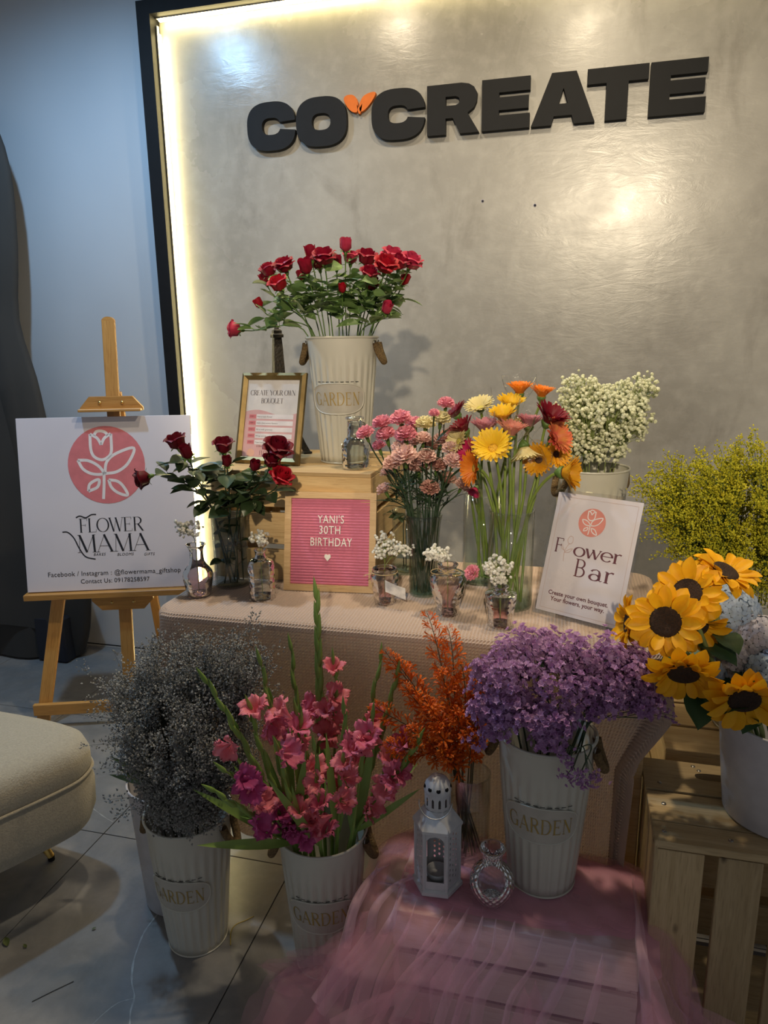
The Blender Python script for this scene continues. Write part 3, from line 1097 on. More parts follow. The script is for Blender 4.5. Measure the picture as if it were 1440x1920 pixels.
def bucket(label, x, y, z0, face_deg, s=1.0, hs=1.0, plaque=True, handles=True, group='ribbed cream garden buckets'):
    """tall fluted metal bucket, printed plaque, rolled rim and two rope handles. face_deg: azimuth of the plaque"""
    b = thing('garden_bucket', label, 'bucket', (x, y, z0), (0, 0, R(face_deg)), group)
    b.scale = (s, s, s * hs)
    Rt, Rb, H = 0.1, 0.069, 0.353
    zs = np.concatenate([np.linspace(0.004, 0.30, 16), [0.31, 0.345]])
    rad = lambda z: Rb + (Rt - Rb) * z / H

    def flute(an, z, i):
        k = np.clip((0.30 - z) / 0.03, 0, 1) * np.clip((z - 0.006) / 0.01, 0, 1)
        return 0.0016 * k * np.sign(np.sin(an * 26)) * np.abs(np.sin(an * 26)) ** 0.5
    prof = [(0.0, 0.004)] + [(Rb - 0.002, 0.004)] + [(rad(z), z) for z in zs]
    put('body', MB().lathe(prof, 208, flute), M_ENAMEL, b, True)
    put('inner_wall', MB().lathe([(Rt - 0.0012, 0.345), (rad(.02) - 0.003, 0.02), (0, 0.02)], 48), M_ENAMEL, b, True)
    an = np.linspace(0, 2 * np.pi, 64, endpoint=False)
    put('rim', MB().tube(np.stack([Rt * np.cos(an), Rt * np.sin(an), 0 * an + 0.347], 1), 0.0032, 8, closed=True), M_ENAMEL, b, True)
    put('foot_ring', MB().tube(np.stack([Rb * np.cos(an), Rb * np.sin(an), 0 * an + 0.0025], 1), 0.0025, 6, closed=True), M_ENAMEL, b, True)
    if plaque:
        zc, hh, ha = 0.183, 0.042, 0.92          # centre height, half height, half angle
        t = np.linspace(0, 2 * np.pi, 72, endpoint=False)
        el = [(ha * np.sign(math.cos(q)) * abs(math.cos(q)) ** (2 / 2.8), hh * np.sign(math.sin(q)) * abs(math.sin(q)) ** (2 / 2.8)) for q in t]

        def onb(a, z, off):
            r = rad(zc + z) + off
            return np.array([r * math.cos(a), r * math.sin(a), zc + z])
        rings = []
        for f in (0.0, 0.35, 0.7, 1.0):
            rings.append([onb(-a * f, zz * f, 0.0034) for a, zz in el])
        put('plaque', MB().grid(np.array(rings), cv=True), M_PLAQUE, b, True)
        put('plaque_border', MB().tube([onb(-a, zz, 0.0032) for a, zz in el], 0.0017, 6, closed=True), M_ENAMEL, b, True)
        crimp = MB()
        for q in np.arange(-0.62, 0.63, 0.155):
            crimp.tube([onb(q + d, hh + 0.004, 0.0016) for d in (0, 0.05, 0.1)], 0.0009, 4)
        put('crimp_slots', crimp, M_DARKGAP, b)
        V, F = serif_text('GARDEN', 0.034, TK=.13, TN=.04, spacing=.13)
        k = 1.52 * 0.087 / np.ptp(V[:, 0])
        P = np.array([onb(vx * k / 0.087, vy - 0.017, 0.0040) for vx, vy in V])
        put('lettering', MB().add(P, F), M_GOLDINK, b)
    if handles:
        for sg in (-1, 1):
            a0 = sg * 1.571
            pts = []
            for q in np.linspace(0, 1, 14):
                th = (q - 0.5) * 0.50
                dip = math.sin(math.pi * q)
                rr_ = rad(0.325) + 0.005 + 0.016 * dip
                pts.append((rr_ * math.cos(a0 + th), rr_ * math.sin(a0 + th), 0.332 - 0.052 * dip ** 0.7))
            h = put('rope_handle', MB().tube(pts, 0.0090, 10), M_ROPE, b, True)
            for q in (pts[0], pts[-1]):
                put('eyelet', MB().lathe([(.004, 0), (.008, .001), (.009, .003), (.006, .004)], 14), M_STEEL, h, True, TR(np.array(q) * np.array([.97, .97, 1]), frame((q[0], q[1], 0), 0)))
    return b


def cam_az(x, y, off=0):
    return math.degrees(math.atan2(-y, -x)) + off


bA = bucket('cream ribbed garden bucket of red roses standing on the pine crate', -0.618, 1.954, CZ, cam_az(-0.618, 1.954, -14))
bB = bucket('cream garden bucket of grey caspia on the stone floor beside the plain pail', -0.823, 1.305, 0.0, cam_az(-0.823, 1.305, -30))
bC = bucket('cream garden bucket of pink gladioli on the floor beside the tulle', -0.495, 1.319, 0.0, cam_az(-0.495, 1.319, -8))
bD = bucket('cream garden bucket of purple statice standing on the tulle-covered crate', -0.012, 1.362, LCZ + 0.006, cam_az(-0.012, 1.362, -4))
bE = bucket('cream bucket of white gypsophila behind the Flower Bar sign', 0.070, 1.915, TZC, cam_az(0.07, 1.915, 40), 0.95, 0.95, plaque=False)
bG = bucket('ribbed bucket of goldenrod on the rear pine crate, mostly hidden', 0.46, 1.78, 0.47, cam_az(0.46, 1.78, 60), plaque=False, handles=False)
M_PAIL = plain('white_plastic_pail', (0.58, 0.55, 0.56), 0.4)


def pail(label, x, y, z0, r0, r1, H):
    p = thing('plain_pail', label, 'pail', (x, y, z0))
    put('body', MB().lathe([(0, .002), (r0 - .004, 0), (r0, .004), (r1, H)], 56), M_PAIL, p, True)
    put('inner_wall', MB().lathe([(r1 - .002, H), (r0 - .003, .02), (0, .02)], 48), M_PAIL, p, True)
    an = np.linspace(0, 2 * np.pi, 64, endpoint=False)
    put('rim', MB().tube(np.stack([r1 * np.cos(an), r1 * np.sin(an), 0 * an + H], 1), 0.003, 8, closed=True), M_PAIL, p, True)
    return p


pail('smooth white pail of sunflowers standing on the upended crate', 0.445, 1.418, RCZ + 0.001, 0.100, 0.124, 0.215)
pail('smooth plain pail on the floor half hidden behind the caspia bucket', -0.938, 1.415, 0.0, 0.083, 0.102, 0.345)

# ================================================================== GLASSWARE
G_CLEAR = glass('clear_glass', (0.94, 0.96, 0.955), ior=1.6)
G_SMOKE = glass('smoky_glass', (0.80, 0.83, 0.825), ior=1.6)
G_GREEN = glass('green_tinted_glass', (0.965, 0.985, 0.975), tint_low=(0.82, 0.91, 0.86), split=0.08, ior=1.6)
G_RIB = glass('twisted_rib_glass', (0.86, 0.885, 0.88), tint_low=(0.78, 0.88, 0.83), split=0.12, ior=1.6)
G_PINK = glass('pink_footed_glass', (0.975, 0.965, 0.96), pattern='coarse', tint_low=(0.96, 0.82, 0.82), split=0.4, thick=True)
G_CUT = glass('cut_clear_glass', (0.955, 0.97, 0.965), pattern='coarse', thick=True)
G_DIAMOND = glass('diamond_cut_glass', (0.955, 0.945, 0.95), pattern='diamond', thick=True)
G_ACRYLIC = glass('clear_acrylic', (0.985, 0.985, 0.99))


def add_uv(ob, prof_n, n):
    me = ob.data
    uv = me.uv_layers.new(name='UVMap')
    co = np.array([v.co[:] for v in me.vertices])
    an = np.arctan2(co[:, 1], co[:, 0]) / (2 * np.pi)
    for p in me.polygons:
        us = [an[v] for v in p.vertices]
        wrap = max(us) - min(us) > 0.5
        for li, v in zip(p.loop_indices, p.vertices):
            u = an[v] + (1 if wrap and an[v] < 0 else 0)
            uv.data[li].uv = (u * 1.0, co[v, 2] / 0.29)


def vessel(name, label, cat, loc, prof, mat, wall=0.003, n=40, mod=None, base=None, group=None, uv=False, smooth=True):
    t = thing(name, label, cat, loc, group=group)
    pr = smooth_line(prof, 3) if smooth else np.array(prof, float)
    inner = [(max(r - wall, 0.001), max(z, 0.006)) for r, z in pr[::-1]]
    full = [(0, 0)] + [tuple(p) for p in pr] + [(r, z) for r, z in inner] + [(0, 0.006)]
    b = put('glass_body', MB().lathe(full, n, mod), mat, t, True)
    if uv:
        add_uv(b, len(full), n)
    r, z = pr[-1]
    an = np.linspace(0, 2 * np.pi, n, endpoint=False)
    put('lip', MB().tube(np.stack([(r - wall / 2) * np.cos(an), (r - wall / 2) * np.sin(an), 0 * an + z], 1), wall * 0.75, 6, closed=True), mat, t, True)
    return t


VROSE = np.array([-0.868, 1.693, TZC])
vessel('glass_vase', 'smoky straight glass vase of dark red roses on the tablecloth', 'vase', VROSE, [(.046, 0), (.047, .01), (.046, .1), (.047, .195)], G_SMOKE, .003, 40, smooth=False)
VPB = np.array([-0.915, 1.592, TZC])
vessel('glass_bottle_vase', 'ribbed bottle vase with pink foot and flared neck, beside the easel board', 'vase', VPB,
       [(.026, 0), (.031, .006), (.035, .03), (.039, .05), (.037, .066), (.024, .084), (.0185, .096), (.0175, .12), (.021, .132), (.025, .138)], G_PINK, .002, 40)
VAP = np.array([-0.742, 1.607, TZC])
vessel('apothecary_bottle', 'clear embossed apothecary bottle of gypsophila beside the letter board', 'bottle', VAP,
       [(.032, 0), (.034, .005), (.033, .05), (.034, .088), (.028, .102), (.015, .110), (.0135, .122), (.015, .126), (.016, .130)], G_CUT, .002, 40)
VTAG = np.array([-0.424, 1.640, TZC])
tv = vessel('tumbler_vase', 'pink footed tumbler with white paper tag and twine beside the letter board', 'vase', VTAG,
            [(.024, 0), (.027, .006), (.030, .03), (.035, .062), (.036, .074), (.030, .084), (.031, .090)], G_PINK, .002, 36)
VCAR = np.array([-0.342, 1.728, TZC])
vessel('ribbed_vase', 'dark twisted-rib glass vase full of pink carnations', 'vase', VCAR, [(.036, 0), (.037, .012), (.037, .1), (.042, .18), (.047, .212)], G_RIB, .003, 60,
       mod=lambda an, z, i: 0.0012 * np.sin(an * 18 + z * 60) * (z > .02))
VGRN = np.array([-0.425, 1.905, TZC])
vessel('small_vase', 'small green glass vase of leaves half hidden behind the carnation vase', 'vase', VGRN, [(.042, 0), (.043, .01), (.040, .1), (.042, .18)], G_GREEN, .003, 36, smooth=False)
VURN = np.array([-0.258, 1.598, TZC])
ur = vessel('urn_vase', 'rosy pressed-glass urn vase tied with a twine bow', 'vase', VURN,
            [(.026, 0), (.027, .005), (.031, .03), (.042, .07), (.044, .092), (.038, .104), (.023, .110), (.021, .118), (.025, .124)], G_PINK, .002, 40)
VTUM = np.array([-0.128, 1.552, TZC])
vessel('small_tumbler_vase', 'small pink footed glass holding gypsophila and one pale pink bloom', 'vase', VTUM,
       [(.027, 0), (.029, .005), (.031, .03), (.036, .070), (.034, .078), (.016, .084), (.015, .090), (.018, .094)], G_PINK, .002, 36)
VG1 = np.array([-0.118, 1.690, TZC])
vessel('cylinder_vase', 'tall clear cylinder vase of gerberas beside the leaning sign', 'vase', VG1, [(.053, 0), (.0545, .006), (.0545, .12), (.0545, .242)], G_GREEN, .0025, 48, smooth=False)
VG2 = np.array([-0.205, 1.868, TZC])
vessel('cylinder_vase', 'tall clear cylinder vase of gerberas standing behind the nearer one', 'vase', VG2, [(.053, 0), (.0545, .006), (.0545, .12), (.0545, .242)], G_GREEN, .0025, 48, smooth=False)
VCB = np.array([-0.548, 1.825, CZ + 0.001])
vessel('decanter_bottle', 'empty clear pressed-glass bottle on the pine crate before the rose bucket', 'bottle', VCB,
       [(.035, 0), (.037, .006), (.037, .055), (.036, .068), (.026, .082), (.021, .092), (.020, .128), (.024, .132), (.025, .137)], G_CUT, .0025, 40)
VRB = np.array([-0.108, 1.262, LCZ + 0.008])
vessel('round_bottle_vase', 'empty round diamond-cut glass bottle on the pink tulle', 'bottle', VRB,
       [(.022, 0), (.030, .006), (.043, .030), (.046, .048), (.041, .068), (.026, .084), (.0205, .092), (.0200, .112), (.025, .120), (.0265, .126)], G_DIAMOND, .0025, 48, uv=True)
VCRO = np.array([-0.172, 1.392, LCZ + 0.008])
vessel('cylinder_vase', 'clear cylinder vase of orange crocosmia on the tulle beside the lantern', 'vase', VCRO, [(.043, 0), (.0445, .006), (.0445, .1), (.0455, .205)], G_CLEAR, .0025, 44, smooth=False)

# twine bow on the urn, twine and tag on the tumbler
M_TWINE = plain('thin_twine', (0.55, 0.42, 0.24), 0.9, c2=(0.36, 0.26, 0.13), scale=300)
an = np.linspace(0, 2 * np.pi, 28, endpoint=False)
put('twine', MB().tube(np.stack([.0235 * np.cos(an), .0235 * np.sin(an), 0 * an + .109], 1), .0014, 6, closed=True), M_TWINE, ur, True)
for sg in (-1, 1):
    lp = smooth_line([(0, -.025, .110), (sg * .016, -.028, .120), (sg * .032, -.029, .117), (sg * .034, -.029, .110), (sg * .016, -.028, .106), (0, -.026, .109)], 5)
    put('bow_loop', MB().tube(lp, .0012, 5), M_TWINE, ur, True)
    put('bow_tail', MB().tube(smooth_line([(0, -.026, .109), (sg * .012, -.031, .100), (sg * .022, -.036, .094)], 5), .0011, 5), M_TWINE, ur, True)
put('twine', MB().tube(np.stack([.0325 * np.cos(an), .0325 * np.sin(an), 0 * an + .082], 1), .0013, 6, closed=True), M_TWINE, tv, True)
put('twine_tail', MB().tube(smooth_line([(-.02, -.026, .083), (-.036, -.034, .082), (-.044, -.036, .078)], 5), .0011, 5), M_TWINE, tv, True)
tgm = plain('paper_tag', (0.75, 0.72, 0.70), 0.6, c2=(0.30, 0.30, 0.33), scale=55)
u0 = np.array([0.010, -.036, .072])
g = []
for i in range(7):
    f = i / 6
    bend = 0.004 * math.sin(f * 3)
    top = u0 + np.array([f * .052, -.004 * f - bend, -.016 * f])
    g.append([top, top + np.array([.002, -.006 + bend, -.028])])
tg = put('paper_tag', MB().grid(np.array(g)), tgm, tv, True)

# ================================================================== GOLD FRAME, EIFFEL STATUETTE, LETTER BOARD, ACRYLIC SIGN
M_GOLD = plain('antique_gold', (0.24, 0.17, 0.065), 0.4, 0.6, c2=(0.18, 0.12, 0.04))


def board_frame(parent, w_, h_, fw, depth, mat, y0=0.0, step=0.0):
    """four mitred mouldings round a w x h rectangle standing on z = 0, front at y0"""
    o = [(-w_ / 2, 0), (w_ / 2, 0), (w_ / 2, h_), (-w_ / 2, h_)]
    i = [(-w_ / 2 + fw, fw), (w_ / 2 - fw, fw), (w_ / 2 - fw, h_ - fw), (-w_ / 2 + fw, h_ - fw)]
    for k in range(4):
        a, b, c, d = o[k], o[(k + 1) % 4], i[(k + 1) % 4], i[k]
        V = []
        for (x, z), dy in ((a, step), (b, step), (c, 0.0 if step == 0 else step * 1.2), (d, 0.0 if step == 0 else step * 1.2)):
            V.append((x, y0 + dy, z))
        if step:
            m1 = ((a[0] * .55 + d[0] * .45), y0, (a[1] * .55 + d[1] * .45))
            m2 = ((b[0] * .55 + c[0] * .45), y0, (b[1] * .55 + c[1] * .45))
        for (x, z) in (a, b, c, d):
            V.append((x, y0 + depth, z))
        if step:
            V += [m1, m2]
            F = [(0, 1, 9, 8), (8, 9, 2, 3), (4, 7, 6, 5), (0, 4, 5, 1), (3, 2, 6, 7), (0, 8, 3, 7, 4), (1, 5, 6, 2, 9)]
        else:
            F = [(0, 1, 2, 3), (4, 7, 6, 5), (0, 4, 5, 1), (3, 2, 6, 7), (0, 3, 7, 4), (1, 5, 6, 2)]
        put('moulding', MB().add(np.array(V), F), mat, parent)


fl, fr_ = np.array([-0.922, 1.858, CZ]), np.array([-0.717, 1.835, CZ])
fm = (fl + fr_) / 2
gf = thing('picture_frame', 'gold framed pink bouquet instructions card standing on the pine crate', 'picture frame', (fm[0], fm[1], CZ + 0.0005), (R(-16), 0, math.atan2(fr_[1] - fl[1], fr_[0] - fl[0])))
board_frame(gf, 0.206, 0.262, 0.020, 0.016, M_GOLD, -0.008, 0.006)
put('card', MB().box((0, 0.004, 0.131), (0.168, 0.003, 0.224)), M_WHITE_CARD, gf)
put('backing', MB().box((0, 0.009, 0.131), (0.19, 0.004, 0.246)), M_BLACK, gf)
put('strut', MB().box((0, 0.055, 0.075), (0.04, 0.003, 0.16), M=np.array(Matrix.Rotation(R(33), 3, 'X'))), M_BLACK, gf)
FY = 0.0020
wv = [(-.083, .150)]
for i in range(13):
    q = i / 12
    wv.append((-.083 + .166 * q, .150 + .008 * math.sin(q * 6.0 + .3) - .002))
V = [(x, .0195) for x, z in wv] + [(x, z) for x, z in wv]
n = len(wv)
face_print('pink_print', (np.array(V), [(i, i + 1, n + i + 1, n + i) for i in range(1, n - 1)]), M_BLUSH, gf, 0, 0, FY)
face_print('lettering', serif_text('CREATE YOUR OWN', 0.0145, TK=.17, TN=.03, spacing=.02, squash=.86), M_GREY_INK, gf, 0, .198, FY - .0002)
face_print('lettering', serif_text('BOUQUET', 0.0145, TK=.17, TN=.03, spacing=.02, squash=.86), M_GREY_INK, gf, 0, .175, FY - .0002)
steps = ('Pick a main flower', 'Add a few accent flowers', 'Fill in with greenery', 'Wrap and tie a ribbon', 'Take home your bouquet and share a smile')
for k, tx in enumerate(steps):
    zz = .136 - k * .0185
    face_print('white_strip', rect(-.046, zz - .006, .072, zz + .007), M_PAPER_LINE, gf, 0, 0, FY - .0003)
    face_print('step_tab', rect(-.070, zz - .005, -.048, zz + .006), M_ROSE_INK, gf, 0, 0, FY - .0003)
    V, F = text_mesh('STEP %d' % (k + 1), .0058)
    face_print('lettering', (V[:, :2], F), M_MAROON, gf, -.059, zz - .0015, FY - .0006)
    V, F = text_mesh(tx, .0066, 'LEFT')
    face_print('lettering', (V[:, :2], F), M_GREY_INK, gf, -.044, zz - .002, FY - .0006)
V, F = text_mesh('A Blooming Experience by', .0072)
face_print('lettering', (V[:, :2], F), M_MAROON, gf, 0, .049, FY - .0004)
face_print('logo_disc', disc(.0125, 28), M_PEACH_INK, gf, -.056, .031, FY - .0004)
face_print('lettering', serif_text('FLOWER MAMA', 0.0125, TK=.11, TN=.025, spacing=.02, squash=.82), M_MAROON, gf, .018, .026, FY - .0004)
put('glazing', MB().box((0, -0.0006, 0.131), (0.168, 0.001, 0.224)), G_ACRYLIC, gf)

M_BRONZE = plain('dark_bronze', (0.012, 0.010, 0.008), 0.5, 0.2, c2=(0.03, 0.022, 0.012), scale=90, bmp=0.6, bscale=160)
et = thing('tower_statuette', 'dark bronze iron-lattice tower statuette behind the gold frame', 'statuette', (-0.866, 2.080, CZ + 0.001), (0, 0, R(38)))
ZT = [(0, .062), (.03, .050), (.07, .037), (.095, .031)]
for sx in (-1, 1):
    for sy in (-1, 1):
        pts = [(sx * r, sy * r, z + .004) for z, r in ZT]
        mbq = MB()
        ringz = []
        for (px_, py_, pz_), hw in zip(pts, (.0095, .0085, .0075, .007)):
            ringz.append([(px_ - hw, py_ - hw, pz_), (px_ + hw, py_ - hw, pz_), (px_ + hw, py_ + hw, pz_), (px_ - hw, py_ + hw, pz_)])
        mbq.grid(np.array(ringz), cv=True)
        put('leg', mbq, M_BRONZE, et)
        put('foot', MB().box((sx * .062, sy * .062, .003), (.026, .026, .006), bev=.001), M_BRONZE, et)


def sq_lathe(prof):
    mbq = MB()
    mbq.grid(np.array([[(-r, -r, z), (r, -r, z), (r, r, z), (-r, r, z)] for r, z in prof]), cv=True)
    return mbq


put('lower_deck', sq_lathe([(0, .094), (.040, .094), (.042, .098), (.042, .106), (.038, .110), (0, .110)]), M_BRONZE, et)
put('mid_section', sq_lathe([(.034, .110), (.026, .150), (.021, .178), (0, .178)]), M_BRONZE, et)
put('mid_deck', sq_lathe([(0, .176), (.025, .176), (.026, .184), (.023, .188), (0, .188)]), M_BRONZE, et)
put('spire', sq_lathe([(.0185, .188), (.0165, .24), (.0135, .32), (.0115, .352), (0, .352)]), M_BRONZE, et)
put('top_deck', sq_lathe([(0, .350), (.0160, .352), (.0165, .360), (.0125, .364), (.0125, .372), (.009, .376), (0, .378)]), M_BRONZE, et)
put('mast', MB().lathe([(.008, .376), (.006, .384), (.0035, .388), (.003, .402), (0, .404)], 10), M_BRONZE, et)
for sx in (-1, 1):
    put('arch', MB().tube([(sx * .046, -.052 * math.cos(q), .018 + .062 * math.sin(q)) for q in np.linspace(0, math.pi, 12)], .0032, 5), M_BRONZE, et)
    put('arch', MB().tube([(-.052 * math.cos(q), sx * .046, .018 + .062 * math.sin(q)) for q in np.linspace(0, math.pi, 12)], .0032, 5), M_BRONZE, et)

# letter board
M_OAK = wood('letterboard_oak', (0.62, 0.42, 0.22), (0.52, 0.34, 0.16), (0.38, 0.23, 0.10), 0.5, 14, False)
M_FELT = plain('pink_felt', (0.60, 0.17, 0.27), 0.95, c2=(0.55, 0.15, 0.24), scale=80, sheen=0.3)
M_LWHITE = plain('white_plastic_letter', (0.80, 0.76, 0.74), 0.4)
a, b_ = np.array([-0.711, 1.677, 0]), np.array([-0.466, 1.700, 0])
mid = (a + b_) / 2
LBW, LBH = 0.246, 0.262
lbd = thing('letter_board', 'pink felt letter board in an oak frame leaning on the crate', 'letter board', (mid[0], mid[1], TZC + 0.0008), (R(-12.5), 0, math.atan2(b_[1] - a[1], b_[0] - a[0])))
board_frame(lbd, LBW, LBH, 0.017, 0.014, M_OAK, -0.007)
put('backing', MB().box((0, 0.004, LBH / 2), (LBW - .03, 0.003, LBH - .03)), M_FELT, lbd)
NR = 30
rowh = (LBH - .034) / NR
rib = MB().grid(np.array([[(sx * (LBW / 2 - .017), 0.0025 - 0.0042 * math.sin(q) ** 0.7, -rowh * .44 * math.cos(q)) for q in np.linspace(0, math.pi, 7)] for sx in (-1, 1)])).mesh('felt_rib', True)
rib.materials.append(M_FELT)
for k in range(NR):
    link('felt_rib', rib, None, lbd, TR((0, 0, .017 + rowh * (k + .5))))


def LB(px, py):      # zoomed photo crop -> board plane
    return (px - 640) / 870 * LBW, (1390 - py) / 900 * LBH


for tx, px, py, wpx in (("YANI'S", 648, 770, 250), ('30TH', 640, 868, 200), ('BIRTHDAY', 652, 978, 395)):
    V, F = text_mesh(tx, .03, extrude=.0016, spacing=1.1)
    V[:, 0] *= (wpx / 870 * LBW) / np.ptp(V[:, 0])
    V[:, 1] *= .0215 / np.ptp(V[:, 1])
    x, z = LB(px, py)
    P = np.stack([V[:, 0] + x, -0.0045 - V[:, 2], V[:, 1] + z], 1)
    par = list(range(len(P)))

    def find(q):
        while par[q] != q:
            par[q] = par[par[q]]
            q = par[q]
        return q
    for f in F:
        for q in f[1:]:
            par[find(q)] = find(f[0])
    for rt in sorted({find(q) for f in F for q in f}):
        ids = [q for q in range(len(P)) if find(q) == rt]
        mp_ = {q: k for k, q in enumerate(ids)}
        put('letter', MB().add(P[ids], [tuple(mp_[q] for q in f) for f in F if find(f[0]) == rt]), M_LWHITE, lbd)
x, z = LB(622, 1080)
hp = [(0, -.010), (.0085, 0), (.008, .006), (.0045, .0085), (0, .006), (-.0045, .0085), (-.008, .006), (-.0085, 0)]
mb = MB()
extrude_poly(mb, hp, [], .003, lambda px, pz, d: (x + px, -.006 + d, z + pz))
put('heart', mb, M_LWHITE, lbd)

# acrylic sign holder with the Flower Bar sheet
sl, sr = np.array([-0.056, 1.655, 0]), np.array([0.133, 1.555, 0])
sm = (sl + sr) / 2
SW, SH = 0.214, 0.300
ac = thing('acrylic_sign', 'leaning clear acrylic stand with white Flower Bar sheet on the tablecloth', 'sign', (sm[0], sm[1], TZC + 0.0005), (R(-19), 0, math.atan2(sr[1] - sl[1], sr[0] - sl[0])))
put('acrylic_front', MB().box((0, -0.0030, SH / 2), (SW + .008, 0.002, SH + .008), bev=.0006), G_ACRYLIC, ac)
put('acrylic_back', MB().box((0, 0.0030, SH / 2), (SW + .008, 0.002, SH + .008), bev=.0006), G_ACRYLIC, ac)
foot = put('acrylic_foot', MB().box((0, 0.045, 0.0), (SW + .008, 0.10, 0.002), M=np.array(Matrix.Rotation(R(19), 3, 'X'))), G_ACRYLIC, ac)
foot.location = (0, -0.002, 0.0155)
M_SHEET = plain('printed_sheet', (0.68, 0.64, 0.68), 0.5, c2=(0.62, 0.58, 0.63), scale=5)
put('sheet', MB().box((0, 0, SH / 2 + .002), (SW - .004, 0.001, SH - .012)), M_SHEET, ac)


def SG(px, py):
    """zoomed crop -> sheet plane (bilinear inverse of the four sheet corners)"""
    c = np.array([[28, 1635], [905, 1825], [1168, 470], [285, 345]], float)   # BL BR TR TL
    u, v = 0.5, 0.5
    for _ in range(12):
        p = (1 - u) * (1 - v) * c[0] + u * (1 - v) * c[1] + u * v * c[2] + (1 - u) * v * c[3]
        du = (1 - v) * (c[1] - c[0]) + v * (c[2] - c[3])
        dv = (1 - u) * (c[3] - c[0]) + u * (c[2] - c[1])
        d = np.linalg.solve(np.stack([du, dv], 1), np.array([px, py]) - p)
        u, v = u + d[0], v + d[1]
    return (u - .5) * (SW - .004), .008 + v * (SH - .012)


SY = -0.0008
x, z = SG(643, 688)
logo(ac, x, z, 0.0335, M_SALMON_INK, M_PAPER_LINE, SY, 0.07)
x, z = SG(235, 1000)
V, F = serif_text('F', 0.033, 'l', TK=.12, TN=.05)
face_print('lettering', (V, F), M_MAROON, ac, x, z, SY)
x, z = SG(440, 1045)
V, F = serif_text('ower', 0.034, 'l', TK=.12, TN=.05, spacing=.03)
V[:, 0] *= .118 / np.ptp(V[:, 0])
face_print('lettering', (V, F), M_MAROON, ac, x, z, SY)
x, z = SG(445, 1265)
V, F = serif_text('B', 0.040, 'l', TK=.115, TN=.045)
face_print('lettering', (V, F), M_MAROON, ac, x, z, SY)
x, z = SG(600, 1300)
V, F = serif_text('ar', 0.040, 'l', TK=.115, TN=.045, spacing=.06)
V[:, 0] *= .060 / np.ptp(V[:, 0])
face_print('lettering', (V, F), M_MAROON, ac, x, z, SY)
M_BLUSHLINE = plain('blush_line', (0.55, 0.38, 0.34), 0.6)
tul = [[(400, 850), (385, 880), (395, 915), (420, 920), (440, 895), (445, 850)], [(400, 850), (420, 835), (445, 850)], [(405, 915), (370, 960), (345, 1020), (335, 1110)], [(350, 1000), (335, 960), (325, 930)], [(350, 1010), (390, 985), (435, 975), (400, 1010), (350, 1015)], [(345, 990), (320, 970), (315, 950)]]
face_print('tulip_print', stroke2d([[SG(*p) for p in ln] for ln in tul], .0013), M_BLUSHLINE, ac, 0, 0, SY)
for tx, px, py, wd in (('Create your own bouquet.', 485, 1530, .150), ('Your flowers, your way.', 478, 1595, .136)):
    V, F = text_mesh(tx, .013, offset=.0003)
    V *= wd / np.ptp(V[:, 0])
    x, z = SG(px, py)
    face_print('lettering', (V[:, :2], F), M_MAROON, ac, x, z, SY)
bw = .0006
x0, x1, z0, z1 = -SW / 2 + .012, SW / 2 - .012, .016, SH - .014
for rc_ in ((x0, z0, x1, z0 + bw), (x0, z1, x1, z1 + bw), (x0, z0, x0 + bw, z1), (x1, z0, x1 + bw, z1)):
    face_print('border_line', rect(*rc_), M_BLUSHLINE, ac, 0, 0, SY)

# ================================================================== LANTERN
M_LANT = plain('white_lantern_enamel', (0.60, 0.60, 0.62), 0.45, c2=(0.50, 0.50, 0.52), scale=25)
M_WIRE = plain('lantern_wire', (0.45, 0.45, 0.46), 0.35, 0.7)
LX = np.array([-0.226, 1.288, LCZ + 0.010])
ln = thing('lantern', 'small white hexagonal metal candle lantern standing on the pink tulle', 'lantern', LX, (0, 0, R(cam_az(LX[0], LX[1]) - 36)))
HEX = [math.radians(60 * k) for k in range(6)]


def hexring(r, z):
    return [(r * math.cos(a), r * math.sin(a), z) for a in HEX]


put('base', MB().grid(np.array([hexring(.001, 0), hexring(.054, 0), hexring(.054, .008), hexring(.048, .012), hexring(.001, .012)]), cv=True), M_LANT, ln)
put('roof', MB().grid(np.array([hexring(.001, .146), hexring(.053, .146), hexring(.053, .152), hexring(.027, .186), hexring(.001, .186)]), cv=True), M_LANT, ln)
for k in range(6):
    a0, a1 = HEX[k], HEX[(k + 1) % 6]
    p0 = np.array([.047 * math.cos(a0), .047 * math.sin(a0)])
    p1 = np.array([.047 * math.cos(a1), .047 * math.sin(a1)])
    put('corner_post', MB().tube([(p0[0], p0[1], .010), (p0[0], p0[1], .148)], .0032, 6), M_LANT, ln)
    # each side: bottom and top rail; every second side a pierced panel, the others open windows
    nrm = (p0 + p1) / 2
    nrm = nrm / np.linalg.norm(nrm)

    def side(u, z, d):
        q = p0 * (1 - u) + p1 * u + nrm * (d - .0012)
        return (q[0], q[1], z)
    holes = []
    outer = [(0.02, .012), (0.98, .012), (0.98, .147), (0.02, .147)]
    if k % 2 == 0:
        holes = [[(.12, .030), (.88, .030), (.88, .128), (.74, .135), (.5, .138), (.26, .135), (.12, .128)]]
    else:
        for zz in np.arange(.030, .138, .0125):
            for uu in (.28, .5, .72):
                du, dz = .055, .0034
                off = .00625 if abs(uu - .5) < .1 else 0
                holes.append([(uu + du * math.cos(q), zz + off + dz * math.sin(q)) for q in np.linspace(0, 2 * np.pi, 7)[:-1]])
    mb = MB()
    extrude_poly(mb, outer, holes, .0012, side)
    put('side_panel', mb, M_LANT, ln)
